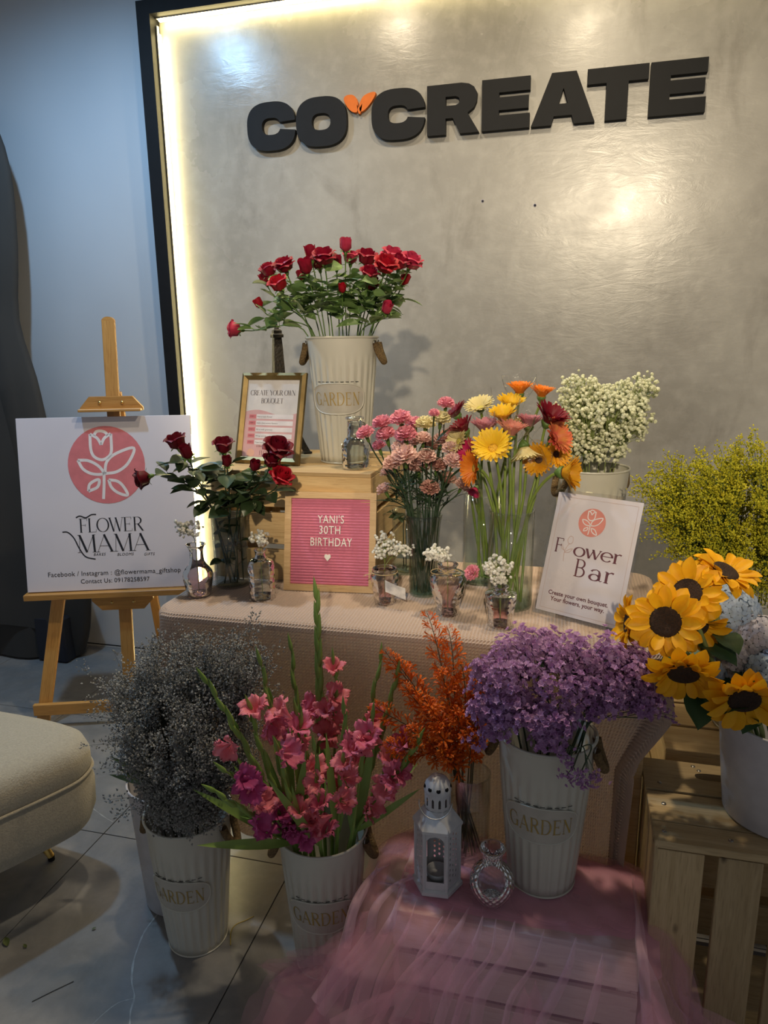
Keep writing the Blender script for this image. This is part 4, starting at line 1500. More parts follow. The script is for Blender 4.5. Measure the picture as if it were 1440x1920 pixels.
# pierced chimney with dome
nb = 12
ch = MB()
for (z0_, z1_, nh, hw) in ((.186, .222, 12, .45),):
    for k in range(nh):
        a0 = 2 * math.pi * k / nh
        da = 2 * math.pi / nh
        r = .0275

        def cyl(u, z, d):
            return ((r - d) * math.cos(a0 + u * da), (r - d) * math.sin(a0 + u * da), z)
        extrude_poly(ch, [(0, z0_), (.5, z0_), (1, z0_), (1, z1_), (.5, z1_), (0, z1_)], [[(.32, .194), (.68, .194), (.68, .211), (.5, .215), (.32, .211)]], .001, cyl)
put('chimney', ch, M_LANT, ln)
put('dome', MB().lathe([(.0285, .222), (.0285, .226), (.026, .238), (.019, .248), (.010, .253), (0, .2545)], 28), M_LANT, ln, True)
hole = MB().lathe([(0, .0008), (.0042, .0006), (.0046, -.001)], 12).mesh('dome_hole', True)
hole.materials.append(M_BLACK)
for k in range(9):
    a = 2 * math.pi * k / 9
    d = np.array([.86 * math.cos(a), .86 * math.sin(a), .5])
    link('dome_hole', hole, None, ln, TR((.0268 * math.cos(a), .0268 * math.sin(a), .2345), frame(d, 0)))
wp = [(.030 * math.cos(q) * 1.0, -.001, .205 - .030 * math.sin(q)) for q in np.linspace(0.1, math.pi - .1, 14)]
hd = MB().tube([(.034 * math.cos(q), -.030 - .022 * math.sin(q), .214 - .026 * math.sin(q)) for q in np.linspace(0, math.pi, 16)], .0011, 6)
put('wire_handle', hd, M_WIRE, ln, True, TR((0, 0, 0), np.array(Matrix.Rotation(R(118), 3, 'Z'))))
put('candle_cup', MB().lathe([(0, .013), (.021, .013), (.024, .030), (.022, .030), (.019, .018), (0, .018)], 28), M_LANT, ln, True)

# ================================================================== PINK TULLE
def mat_tulle(a, c):
    m = bpy.data.materials.new('pink_tulle')
    m.use_nodes = True
    nt = m.node_tree
    b = nt.nodes['Principled BSDF']
    b.inputs['Base Color'].default_value = (*c, 1)
    b.inputs['Roughness'].default_value = 0.7
    b.inputs['Sheen Weight'].default_value = 0.6
    tl_ = nt.nodes.new('ShaderNodeBsdfTranslucent')
    tl_.inputs[0].default_value = (*c, 1)
    m0 = nt.nodes.new('ShaderNodeMixShader')
    m0.inputs[0].default_value = 0.4
    nt.links.new(b.outputs[0], m0.inputs[1])
    nt.links.new(tl_.outputs[0], m0.inputs[2])
    tr = nt.nodes.new('ShaderNodeBsdfTransparent')
    mx = nt.nodes.new('ShaderNodeMixShader')
    mx.inputs[0].default_value = a
    nt.links.new(tr.outputs[0], mx.inputs[1])
    nt.links.new(m0.outputs[0], mx.inputs[2])
    nt.links.new(mx.outputs[0], nt.nodes['Material Output'].inputs[0])
    return m


M_TUL = mat_tulle(0.17, (0.97, 0.52, 0.66))
tu = thing('tulle_cloth', 'sheer pink tulle gathered over the low crate and trailing onto the floor', 'cloth', (-0.062, 1.32, LCZ))


def tulle_sheet(seed, dr, amp, lat, spread, lift, smin, smax, front, kk=(34, 61)):
    """one sheer layer: flat on the crate, falling in pleats that fold over themselves"""
    r_ = np.random.default_rng(seed)
    ph = r_.uniform(0, 6.28, 4)

    def wav(s, t, drop, dx, dy):
        g = np.clip(drop / .10, 0, 1)
        q = s * (np.abs(dy) > .7) + (t * np.sign(dx) + .3) * (np.abs(dx) >= .7)
        back = np.clip(dy, 0, 1)
        v = np.cos(kk[0] * q + ph[0] + 5 * drop) + .6 * np.cos(kk[1] * q + ph[1] - 8 * drop)
        return (g * amp * v + .9 * amp * g + drop * spread) * (1 - .9 * back) + .006 * g
    P = drape(-0.062, 1.318, 0.262, 0.124, 0.05, LCZ + lift, smin, smax, -.124 - front, .124 + .07, 0.005, 4, wav, edge=.035, zmin=0.004)
    S = np.arange(smin, smax + .0025, .005)[:P.shape[0]]
    T_ = np.arange(-.124 - front, .124 + .07 + .0025, .005)[:P.shape[1]]
    s, t = np.meshgrid(S, T_, indexing='ij')
    drop = np.clip(LCZ + lift - P[..., 2], 0, None)
    g = np.clip(drop / .08, 0, 1)
    fr = (np.abs(t) > np.abs(s) * .45) & (t < 0)
    # pleats lean sideways so that neighbouring folds overlap, and drift outward as they fall
    q = np.where(fr, s, t + .3)
    shift = lat * g * (np.sin(kk[0] * q + ph[0] + 5 * drop) + .5 * np.sin(kk[1] * q + ph[1] - 8 * drop) + .4 * np.sin(14 * q + ph[2]))
    lean = (s - .05) * .35 * drop / .28
    P[..., 0] += np.where(fr, shift + lean, 0)
    P[..., 1] += np.where(fr, 0, shift)
    flat = g < .02
    P[..., 2] += np.where(flat, .0016 * np.sin(s * 48 + seed) * np.sin(t * 70 + s * 35 + ph[3]), 0)
    return P - np.array([-0.062, 1.32, LCZ])


for seed, dr, amp, lat, spread, lift, s0, s1, fr_ in ((3, .30, .012, .042, .16, .002, -.262 - .20, .262 + .24, .34), (11, .33, .016, .048, .22, .005, -.262 - .19, .262 + .20, .35)):
    put('tulle_layer', MB().grid(tulle_sheet(seed, dr, amp, lat, spread, lift, s0, s1, fr_)), M_TUL, tu, True)
for seed, amp, lat, spread, lift, s0, s1, fr_, kk in ((29, .018, .032, .20, .008, -.262 - .19, -.06, .34, (52, 83)),):
    put('tulle_bunch', MB().grid(tulle_sheet(seed, 0, amp, lat, spread, lift, s0, s1, fr_, kk)), M_TUL, tu, True)

# a crumpled, denser heap of the same cloth on top of the crate
M_TUL3 = mat_tulle(0.62, (0.97, 0.50, 0.64))
sg_, tg_ = np.meshgrid(np.linspace(-1, 1, 70), np.linspace(-1, 1, 40), indexing='ij')
rad_ = (np.abs(sg_) ** 4 + np.abs(tg_) ** 4) ** .25
px_ = -0.045 + sg_ * .268
py_ = 1.335 + tg_ * .118
edge_ = np.clip((rad_ - .80) / .25, 0, 1)
pz_ = LCZ + .006 + .004 * np.sin(px_ * 55 + 1) * np.sin(py_ * 62 + px_ * 20) - edge_ ** 2 * (.055 + .02 * np.sin(px_ * 70)) * (1 - .7 * (tg_ > .5))
put('tulle_heap', MB().grid(np.stack([px_, py_ - .004 * edge_, pz_], -1) - np.array([-0.062, 1.32, LCZ])), M_TUL3, tu, True)
M_TUL2 = mat_tulle(0.36, (0.98, 0.66, 0.77))


# crisp doubled pleats where the sheer cloth folds back on itself
def pleat(ctrl, wd):
    pts = smooth_line(np.array(ctrl, float), 7)
    n = len(pts)
    rows = []
    for k, p in enumerate(pts):
        f = k / (n - 1)
        hw = wd * (.04 + .96 * math.sin(math.pi * min(.6, f * .6 + .02)))
        tq = pts[min(k + 1, n - 1)] - pts[max(k - 1, 0)]
        tq /= np.linalg.norm(tq) + 1e-9
        sd = np.cross(tq, TOC(p))
        sd /= np.linalg.norm(sd) + 1e-9
        fwd = np.cross(sd, tq)
        rows.append([p + sd * hw * u + fwd * (-.004 * u * u) for u in (-1, -.4, .2, .7, 1.0)] + [p + sd * hw * .2 + fwd * -.006])
    P = np.array(rows)
    P[..., 2] = np.maximum(P[..., 2], .004)
    put('tulle_pleat', MB().grid(P - np.array([-0.062, 1.32, LCZ])), M_TUL2, tu, True)


TOC = lambda p: (np.array([0, 0, CAM_H]) - p) / np.linalg.norm(np.array([0, 0, CAM_H]) - p)
for px_list, wd in (([(880, 1700), (860, 1740), (820, 1800), (770, 1860), (735, 1925)], .012), ([(905, 1720), (890, 1770), (850, 1840), (820, 1925)], .010), ([(965, 1730), (950, 1790), (905, 1860), (890, 1925)], .012),
                    ([(760, 1660), (735, 1720), (700, 1780), (650, 1830), (600, 1900)], .012), ([(800, 1640), (750, 1655), (705, 1700), (690, 1760), (655, 1800)], .010), ([(730, 1620), (700, 1640), (668, 1690), (650, 1760), (630, 1820), (590, 1880)], .012),
                    ([(745, 1690), (725, 1760), (690, 1830), (660, 1925)], .016), ([(1080, 1760), (1060, 1830), (1010, 1925)], .009), ([(1195, 1700), (1200, 1780), (1225, 1850), (1250, 1925)], .012), ([(1185, 1640), (1198, 1720), (1205, 1800), (1215, 1925)], .010),
                    ([(830, 1720), (790, 1790), (770, 1850), (690, 1890), (620, 1925)], .014), ([(1130, 1790), (1120, 1850), (1100, 1925)], .008), ([(690, 1740), (660, 1790), (625, 1830), (590, 1880)], .010), ([(1020, 1745), (1000, 1810), (960, 1870), (945, 1925)], .006), ([(930, 1725), (920, 1790), (875, 1850), (850, 1925)], .006), ([(850, 1700), (815, 1770), (760, 1830), (700, 1925)], .007), ([(715, 1610), (690, 1660), (660, 1720), (650, 1780)], .008), ([(780, 1690), (760, 1750), (720, 1820), (700, 1880)], .007)):
    ctrl = []
    for k, (a, b) in enumerate(px_list):
        q = at(a, b, z=LCZ + .020)
        if q[1] < 1.205:
            q = at(a, b, y=1.18)
            for _ in range(6):
                q = at(a, b, y=1.160 - .40 * max(0, LCZ - q[2]))
        ctrl.append(q)
    pleat(ctrl, wd)

# ================================================================== SOFA BENCH
M_FAB = plain('beige_boucle', (0.44, 0.39, 0.30), 0.95, c2=(0.36, 0.32, 0.245), scale=170, bmp=0.5, bscale=260, sheen=0.3)
M_LEGG = plain('brushed_gold_leg', (0.55, 0.36, 0.10), 0.3, 0.9)
so = thing('sofa_bench', 'beige upholstered bench with slim gold legs at the edge of the display', 'bench', (-1.6, 1.15, 0))
out = smooth_line([(-1.135, 1.40), (-1.165, 1.465), (-1.26, 1.505), (-1.55, 1.535), (-1.95, 1.56), (-2.15, 1.50), (-2.25, 1.3), (-2.2, 0.95), (-2.0, 0.72), (-1.7, 0.66), (-1.50, 0.74), (-1.38, 0.93), (-1.235, 1.17), (-1.15, 1.33)], 6, True)
out = out + np.array([-.035, 0.0])
cen = np.array([-1.695, 1.13])


def sofa_rings(prof):
    """prof: (inset, z)"""
    rings = []
    for ins, z in prof:
        d = cen - out
        d /= np.linalg.norm(d, axis=1)[:, None]
        q = out + d * ins
        rings.append(np.concatenate([q, np.full((len(q), 1), z)], 1))
    return np.array(rings) - np.array([-1.6, 1.15, 0])


put('seat_frame', MB().grid(sofa_rings([(.3, .165), (.05, .165), (.02, .18), (.004, .22), (0, .29), (.008, .325)]), cv=True), M_FAB, so, True)
put('cushion', MB().grid(sofa_rings([(.012, .327), (.004, .335), (.004, .375), (.015, .402), (.04, .419), (.09, .428), (.25, .435), (.5, .437)]), cv=True), M_FAB, so, True)
pp = sofa_rings([(.003, .328)])[0]
put('piping', MB().tube(pp, .0045, 6, closed=True), M_FAB, so, True)
for a, b_ in (((-1.360, 1.446), (-1.40, 1.40)), ((-2.1, 1.42), (-2.05, 1.38)), ((-1.62, .74), (-1.64, .80)), ((-2.1, .86), (-2.05, .90))):
    lg = put('leg', MB().tube([(a[0] + 1.6, a[1] - 1.15, 0.012), (b_[0] + 1.6, b_[1] - 1.15, .172)], [.009, .015], 14), M_LEGG, so, True)
    put('foot_cap', MB().tube([(a[0] + 1.6, a[1] - 1.15, 0), (a[0] + 1.6, a[1] - 1.15, .013)], [.009, .0092], 14), M_BLACK, lg, True)

# ================================================================== DARK DRAPE OVER A TALL STAND, FAR SIDE
M_DRAPE = plain('charcoal_canvas', (0.040, 0.037, 0.034), 0.85, c2=(0.032, 0.030, 0.028), scale=4)
M_NAVY = plain('navy_case', (0.008, 0.010, 0.02), 0.6)
dk = thing('draped_stand', 'charcoal canvas cover draped over a tall stand against the pale wall', 'covered stand', (-2.56, 2.66, 0))
prof_e = [(-2.30, 2.36), (-2.165, 2.28), (-2.105, 2.09), (-2.115, 1.80), (-2.150, 1.53), (-2.10, 1.30), (-2.075, 1.10), (-2.045, .80), (-1.985, .52), (-1.96, .40), (-1.985, .22), (-2.03, .06)]
pe = smooth_line([(x * 1.064, max(.012, 1.4 + (z - 1.4) * 1.064)) for x, z in prof_e], 3)
rings = []
for i, (x, z) in enumerate(pe):
    hw = x + 2.56
    f = i / len(pe)
    ring = []
    for q in np.linspace(0, 2 * np.pi, 40, endpoint=False):
        fold = 1 + (0.07 * math.sin(5 * q + 2.2 * z + .6) + 0.05 * math.sin(9 * q - 3 * z) - .12) * min(1, f * 2.4)
        ring.append((hw * math.cos(q) * (fold if math.cos(q) < .9 else 1), 0.11 * (0.5 + .5 * f) * math.sin(q) * fold, z))
    rings.append(ring)
rings.insert(0, [(p[0] * .3, p[1] * .3, rings[0][0][2] + .01) for p in rings[0]])
put('canvas_cover', MB().grid(np.array(rings), cv=True), M_DRAPE, dk, True)
put('tripod_base', MB().box((0.30, -0.02, .11), (.16, .14, .22), bev=.01), M_NAVY, dk)
put('flap', MB().grid(np.array([[(-.36 + .62 * u + .16 * v, -.135 - .05 * math.sin(u * 5 + v), 1.25 - 1.02 * v - .1 * u * v) for u in np.linspace(0, .9, 8)] for v in np.linspace(0, 1, 8)])), M_DRAPE, dk, True)

# ================================================================== FALLEN BITS ON THE FLOOR
M_DRYLEAF = plain('fallen_leaf_green', (0.09, 0.12, 0.03), 0.6)


def leaf_grid(L, Wd, fold=0.25, droop=0.3, nt_=7, nu=5, tip=1.0, ruf=0.0):
    """leaf along +y, normal +z"""
    P = np.empty((nt_, nu, 3))
    for i, t in enumerate(np.linspace(0, 1, nt_)):
        w_ = Wd / 2 * (math.sin(math.pi * min(1, t ** 0.85 * .97 + .02))) ** 0.9
        if i == nt_ - 1:
            w_ = Wd * .01
        for j, u in enumerate(np.linspace(-1, 1, nu)):
            P[i, j] = (u * w_, L * t * (1 - .12 * droop * t), abs(u) * w_ * fold - droop * L * .5 * t * t + ruf * math.sin(t * 13 + u * 2) * Wd * abs(u))
    return P


for (px, py, L, lab) in ((14, 1776, .030, 'crumpled green leaf scrap on the floor by the bench'), (50, 1779, .015, 'small yellowish leaf scrap on the pale stone, beside the bench'), (172, 1745, .011, 'tiny dark leaf scrap in the caspia shadow on the floor')):
    p = at(px, py, z=0.0)
    o = put('fallen_leaf', MB().grid(leaf_grid(L, L * .5, .5, -.2)), M_DRYLEAF, None, True, TR((p[0], p[1], .003), np.array(Matrix.Rotation(rng.uniform(0, 6), 3, 'Z'))))
    tag(o, lab, 'leaf')
pts = smooth_line([at(432, 1772, z=.002), at(433, 1748, z=.002), at(442, 1734, z=.004), at(460, 1726, z=.003), at(476, 1718, z=.002)], 6)
o = put('fallen_twig', MB().tube(pts, .0013, 5), plain('straw_stem', (0.36, 0.27, 0.05), .6), None, True)
tag(o, 'thin bent yellow stem lying on the floor between two buckets', 'stem')
pts = smooth_line([at(60, 1790 + 88, z=.0015), at(100, 1858, z=.0015), at(138, 1840, z=.0015)], 5)
o = put('fallen_twig', MB().tube(pts, .0008, 5), plain('dark_twig', (0.03, 0.03, 0.03), .7), None, True)
tag(o, 'fine dark straight twig lying on the open stone floor', 'stem')

# ================================================================== FLOWERS: templates
def wrap_petal(mb, az, half, prof, nu=7, skew=0.12, drop=0.0, ruf=0.0, seed=0):
    """petal as a patch wrapped round the axis. prof: (R, z, width factor)"""
    r_ = np.random.default_rng(seed + int(az * 1000) % 977)
    prof = np.asarray(prof, float)
    P = np.empty((len(prof), nu, 3))
    for i, (Rr, z, wf) in enumerate(prof):
        f = i / (len(prof) - 1)
        for j, u in enumerate(np.linspace(-1, 1, nu)):
            ph = az + u * half * wf
            rr_ = Rr * (1 + skew * u) + (r_.normal() * ruf if f > .6 else 0)
            zz = z - drop * u * u * f + (r_.normal() * ruf * .8 if f > .6 else 0)
            P[i, j] = (rr_ * math.cos(ph), rr_ * math.sin(ph), zz)
    mb.grid(P)


def rose_bloom(openness):
    mb = MB()
    k = openness
    lay = [(3, 1.25, [(.002, .006, .7), (.0065, .022, 1), (.0055, .041, .9)], .0, .003),
           (3, 1.15, [(.003, .003, .6), (.0115, .020, 1), (.0105 + .002 * k, .042, .95)], .3, .004),
           (4, .95, [(.004, .000, .6), (.0155, .014, 1), (.0155 + .003 * k, .030, 1.0), (.016 + .006 * k, .0415, .85)], .9, .005)]
    if k > .3:
        lay.append((5, .80, [(.004, -.001, .6), (.0185, .010, 1), (.020 + .003 * k, .026, 1.05), (.024 + .006 * k, .035, .85), (.027 + .007 * k, .0335, .6)], .2, .005))
    if k > .7:
        lay.append((5, .72, [(.004, -.002, .6), (.0195, .004, 1), (.025, .017, 1.05), (.031, .024, .85), (.035, .0215, .55)], .75, .004))
    for n, half, prof, ph, dr in lay:
        for q in range(n):
            wrap_petal(mb, ph + 2 * math.pi * q / n, half, prof, 7, .12, dr, .0003, q)
    return mb.mesh('rose_bloom', True)


def rose_calyx():
    mb = MB().lathe([(0, -.012), (.003, -.011), (.0055, -.006), (.0062, -.001), (.004, .003)], 10)
    for q in range(5):
        wrap_petal(mb, q * 1.2566, .42, [(.005, -.002, 1), (.012, .004, 1.0), (.018, .006, .6), (.024, .002, .12)], 3, 0)
    return mb.mesh('calyx', True)


ROSES = [rose_bloom(k) for k in (.05, .4, .8, 1.0)]
CALYX = rose_calyx()
LEAVES = [MB().grid(leaf_grid(.05, .030, .35, .25, 7, 5)).mesh('leaf', True), MB().grid(leaf_grid(.044, .028, .25, .5, 7, 5)).mesh('leaf', True), MB().grid(leaf_grid(.040, .022, .5, .1, 7, 5)).mesh('leaf', True)]
M_STEM = plain('flower_stem_green', (0.085, 0.16, 0.03), 0.5)
M_STEM_DK = plain('dark_stem_green', (0.02, 0.045, 0.018), 0.5)
M_LEAF = plain('rose_leaf_green', (0.10, 0.18, 0.05), 0.42, c2=(0.16, 0.24, 0.085), scale=40, trans=.12)
M_LEAF_DK = plain('deep_leaf_green', (0.022, 0.042, 0.016), 0.4, c2=(0.04, 0.065, 0.025), scale=40, trans=.08)
CALYX.materials.append(M_STEM)
P_RED = petal_mat('crimson_petal', (0.27, 0.006, 0.026), (0.18, 0.003, 0.016), .45, .15)
P_RED2 = petal_mat('scarlet_petal', (0.38, 0.008, 0.020), (0.27, 0.004, 0.013), .45, .15)
P_ROSEPINK = petal_mat('raspberry_petal', (0.46, 0.035, 0.085), (0.34, 0.02, 0.05), .45, .15)
P_WINE = petal_mat('wine_petal', (0.13, 0.003, 0.012), (0.08, 0.002, 0.008), .45, .1)


def cloned(meshes, mat):
    out = []
    for m in meshes:
        c = m.copy()
        c.materials.clear()
        c.materials.append(mat)
        out.append(c)
    return out


LEAF_L = cloned(LEAVES, M_LEAF)
LEAF_D = cloned(LEAVES, M_LEAF_DK)
RB = {m.name: cloned(ROSES, m) for m in (P_RED, P_RED2, P_ROSEPINK, P_WINE)}


def add_leaves(root, base, path, lo, hi, n, meshes, size=(0.7, 1.15), up=.2, petiole=M_STEM):
    for q in range(n):
        t = rng.uniform(lo, hi) * (len(path) - 1)
        i = int(t)
        p = path[i] * (1 - (t - i)) + path[min(i + 1, len(path) - 1)] * (t - i)
        a = rng.uniform(0, 6.283)
        d = np.array([math.cos(a), math.sin(a), rng.uniform(-.35, .5) + up])
        d /= np.linalg.norm(d)
        pet = p + d * rng.uniform(.006, .022)
        put('petiole', MB().tube([p - base, pet - base], .0008, 4), petiole, root)
        nrm = np.cross(np.cross(d, np.array([0, 0, 1.0])), d) + rng.normal(size=3) * .35
        nrm -= d * (nrm @ d)
        nrm /= np.linalg.norm(nrm) + 1e-9
        xx = np.cross(d, nrm)
        link('leaf', meshes[rng.integers(len(meshes))], None, root, TR(pet - base, np.stack([xx, d, nrm], 1), rng.uniform(*size)))


def stemmed(name, label, cat, group, base, rim, head, hdir, r0, mat, n=10, pull=.3):
    base, rim, head = (np.asarray(q, float) for q in (base, rim, head))
    hdir = np.asarray(hdir, float) / np.linalg.norm(hdir)
    L = np.linalg.norm(head - rim)
    path = np.concatenate([np.linspace(base, rim, 4)[:-1], bez(rim, rim + (rim - base) / np.linalg.norm(rim - base) * L * .35, head - hdir * L * pull, head, n)])
    root = thing(name, label, cat, base, group=group)
    put('stem', MB().tube(path - base, r0, 6), mat, root, True)
    return root, base, path, hdir


def in_vase(c, r, k, n, z, jit=.3):
    a = 2.39996 * k
    rr_ = r * math.sqrt((k + .5) / n)
    return np.array([c[0] + rr_ * math.cos(a), c[1] + rr_ * math.sin(a), z])


def rim_toward(c, r, head, z):
    d = head[:2] - np.asarray(c)[:2]
    L = np.linalg.norm(d)
    d = d / (L + 1e-9) * min(r, L * .55 + .005)
    return np.array([c[0] + d[0], c[1] + d[1], z])


TOCAM = lambda p: (np.array([0, 0, CAM_H]) - p) / np.linalg.norm(np.array([0, 0, CAM_H]) - p)

# ------------------------------------------------------------------ roses in the tall bucket
RO = [(537, 503, 1.90, 2.9, 1.0, 3, 0), (509, 513, 1.93, 2.6, 1.0, 2, 0), (528, 538, 1.86, 2.0, .95, 1, 1), (500, 527, 1.98, 2.2, .8, 1, 0), (585, 482, 1.93, 1.5, .95, 0, 0),
      (577, 508, 1.87, 1.6, 1.0, 0, 0), (609, 489, 1.89, 2.8, 1.05, 2, 0), (631, 498, 1.97, 2, .9, 1, 0), (648, 467, 1.95, 1.3, .9, 0, 2), (657, 489, 2.0, 2, .9, 2, 2), (686, 491, 1.93, 2.0, 1.0, 1, 0),
      (691, 520, 1.87, 2.2, .95, 2, 0), (694, 537, 1.92, 2.0, .85, 1, 0), (721, 503, 1.87, 2.9, 1.1, 3, 1), (733, 486, 1.95, 2.4, 1.0, 2, 2), (747, 498, 1.92, 2.2, .95, 2, 0), (767, 496, 1.94, 2.4, 1.0, 2, 2),
      (754, 529, 1.98, 2, .8, 1, 1), (642, 543, 1.88, 1, .6, 0, 1), (722, 581, 1.84, 1, .8, 0, 2), (490, 571, 1.97, 1, .7, 0, 1), (452, 613, 1.93, 2, .95, 2, 2), (600, 500, 2.0, 2, .9, 1, 0), (568, 520, 1.95, 1, .7, 0, 0)]
order = {i: k for k, i in enumerate(sorted(range(len(RO)), key=lambda i: RO[i][0]))}
Ac = np.array([-0.618, 1.954])
for i, (px, py, yy, _, sc, var, hue) in enumerate(RO):
    head = at(px, py + 6, y=yy)
    rim = rim_toward(Ac, .085, head, CZ + .353)
    base = in_vase(Ac, .045, i, len(RO), CZ + .03)
    out = head - np.array([Ac[0], Ac[1], CZ + .36])
    hd = out / np.linalg.norm(out) * .6 + np.array([0, 0, .75]) + TOCAM(head) * .35
    lab = 'red rose in the tall bucket, %s bloom counting from the easel' % ordinal(order[i])
    if (px, py) == (452, 613):
        hd = np.array([-1, -.25, .15])
        lab = 'drooping raspberry rose on a long stem sticking out past the tower statuette'
        rim = np.array([Ac[0] - .095, Ac[1] - .02, CZ + .354])
    if (px, py) == (722, 581):
        lab = 'small tight raspberry rosebud low in the tall bucket roses, beside a rope handle'
    root, b0, path, hd = stemmed('rose', lab, 'rose', 'red roses in the tall bucket', base, rim, head - hd / np.linalg.norm(hd) * .012 * sc, hd, .0017, M_STEM)
    mat = (P_RED, P_RED2, P_ROSEPINK)[hue]
    Fm = frame(hd)
    link('bloom', RB[mat.name][max(var - (i % 2), 0)], None, root, TR(head - b0, Fm, sc * (1.02, 1.0, .95, .9)[var]))
    link('calyx', CALYX, None, root, TR(head - b0, Fm, sc))
    add_leaves(root, b0, path, .52, .93, 10, LEAF_L, (.95, 1.5), .1)

# ------------------------------------------------------------------ dark roses in the smoky vase
RV = [(336, 834, 1.66, 1.05, 1, 0), (354, 853, 1.63, 1.0, 0, 0), (281, 886, 1.60, 1.0, 1, 0), (420, 842, 1.68, 1.05, 1, 0), (426, 868, 1.65, .75, 0, 0), (476, 876, 1.63, .8, 0, 0), (517, 847, 1.66, 1.2, 2, 0), (506, 867, 1.64, .85, 1, 0), (524, 896, 1.64, .95, 3, 1)]
order = {i: k for k, i in enumerate(sorted(range(len(RV)), key=lambda i: RV[i][0]))}
for i, (px, py, yy, sc, var, hue) in enumerate(RV):
    head = at(px, py + 7, y=yy)
    rim = rim_toward(VROSE, .038, head, TZC + .195)
    base = in_vase(VROSE, .03, i, len(RV), TZC + .01)
    out = head - np.array([VROSE[0], VROSE[1], TZC + .2])
    hd = out / np.linalg.norm(out) * .7 + np.array([0, 0, .7]) + TOCAM(head) * .25
    lab = 'wine red rose in the smoky vase, %s bloom counting from the easel board' % ordinal(order[i])
    if hue:
        lab = 'bright scarlet open rose low at the side of the smoky vase'
    if px == 281:
        hd = np.array([-.6, -.5, -.15])
        lab = 'wine red rose nodding outward in front of the white easel board'
    root, b0, path, hd = stemmed('rose', lab, 'rose', 'dark roses in the smoky vase', base, rim, head - hd / np.linalg.norm(hd) * .012 * sc, hd, .0018, M_STEM_DK)
    Fm = frame(hd)
    link('bloom', RB[(P_RED2 if hue else P_WINE).name][var], None, root, TR(head - b0, Fm, sc * .95))
    link('calyx', CALYX, None, root, TR(head - b0, Fm, sc))
    add_leaves(root, b0, path, .36, .92, 12, LEAF_D, (1.0, 1.6), .0, M_STEM_DK)
    add_leaves(root, b0, path, .05, .22, 2, LEAF_D, (.6, .9), .3, M_STEM_DK)

# ------------------------------------------------------------------ carnations
def carnation_bloom():
    mb = MB()
    for n, r, z0, z1, ph in ((4, .007, .012, .028, 0), (6, .013, .010, .027, .4), (8, .018, .008, .023, .1), (9, .0225, .006, .017, .5), (9, .024, .004, .010, .2)):
        for q in range(n):
            az = ph + 2 * math.pi * q / n
            wrap_petal(mb, az, 2.4 / n + .12, [(.003, .002, .4), (r * .55, z0 + (z1 - z0) * .5, .8), (r * .9, z1, 1), (r * 1.05, z1 + .001, 1.05)], 7, .0, .001, .0016, q + n)
    return mb.mesh('carnation_bloom', True)


CARN = [carnation_bloom() for _ in range(3)]
P_CP = petal_mat('pink_carnation', (0.80, 0.33, 0.40), (0.72, 0.24, 0.32), .6, .3)
P_CL = petal_mat('blush_carnation', (0.80, 0.56, 0.50), (0.74, 0.46, 0.42), .6, .3)
P_CC = petal_mat('cream_carnation', (0.80, 0.72, 0.42), (0.74, 0.64, 0.34), .6, .3)
P_CR = petal_mat('dusty_carnation', (0.70, 0.40, 0.33), (0.62, 0.32, 0.28), .6, .3)
CB = {m.name: cloned(CARN, m) for m in (P_CP, P_CL, P_CC, P_CR)}
CCAL = MB().lathe([(.0015, -.020), (.0042, -.017), (.0052, -.008), (.0058, .002), (.0066, .006), (.004, .006)], 10).mesh('calyx', True)
CCAL.materials.append(M_STEM)
NARROW = [MB().grid(leaf_grid(.06, .007, .3, .5, 6, 3)).mesh('leaf', True)]
NARROW_M = cloned(NARROW, M_STEM_DK)
CA = [(686, 815, 0, .85), (718, 798, 0, 1.0), (752, 791, 0, 1.05), (778, 799, 0, .95), (725, 820, 0, 1.0), (761, 820, 0, 1.05), (711, 840, 0, .8), (836, 760, 0, .8), (814, 775, 0, .5), (798, 800, 2, 1.0), (826, 789, 2, .9), (759, 860, 1, 1.2),
      (785, 881, 1, 1.1), (752, 842, 1, .9), (811, 842, 1, 1.0), (826, 830, 1, .9), (806, 918, 3, .9), (836, 902, 1, 1.0), (819, 876, 3, .9), (849, 868, 1, .9), (776, 832, 1, .9), (793, 825, 1, .8), (737, 872, 1, .9), (722, 920, 1, .8),
      (845, 846, 1, .9), (726, 888, 1, .7), (866, 912, 1, .8), (800, 860, 1, .9)]
order = {i: k for k, i in enumerate(sorted(range(len(CA)), key=lambda i: CA[i][0]))}
CN = ('pink', 'blush', 'cream', 'dusty pink')
for i, (px, py, c, sc) in enumerate(CA):
    yy = 1.66 + .012 * ((i * 7) % 11)
    head = at(px, py, y=yy)
    rim = rim_toward(VCAR, .040, head, TZC + .212)
    base = in_vase(VCAR, .026, i, len(CA), TZC + .01)
    out = head - np.array([VCAR[0], VCAR[1], TZC + .14])
    hd = out / np.linalg.norm(out) + np.array([0, 0, .3]) + TOCAM(head) * .35
    root, b0, path, hd = stemmed('carnation', '%s carnation in the twisted-rib vase, %s counting from the letter board' % (CN[c], ordinal(order[i])), 'carnation', 'carnations in the twisted-rib vase', base, rim, head - hd / np.linalg.norm(hd) * .02 * sc, hd, .0019, M_STEM_DK)
    Fm = frame(hd)
    link('bloom', CB[(P_CP, P_CL, P_CC, P_CR)[c].name][i % 3], None, root, TR(head - b0 - hd * .006, Fm, sc * 1.08))
    link('calyx', CCAL, None, root, TR(head - b0 - hd * .006, Fm, sc))
    add_leaves(root, b0, path, .30, .80, 6, NARROW_M, (.6, 1.2), .7, M_STEM_DK)
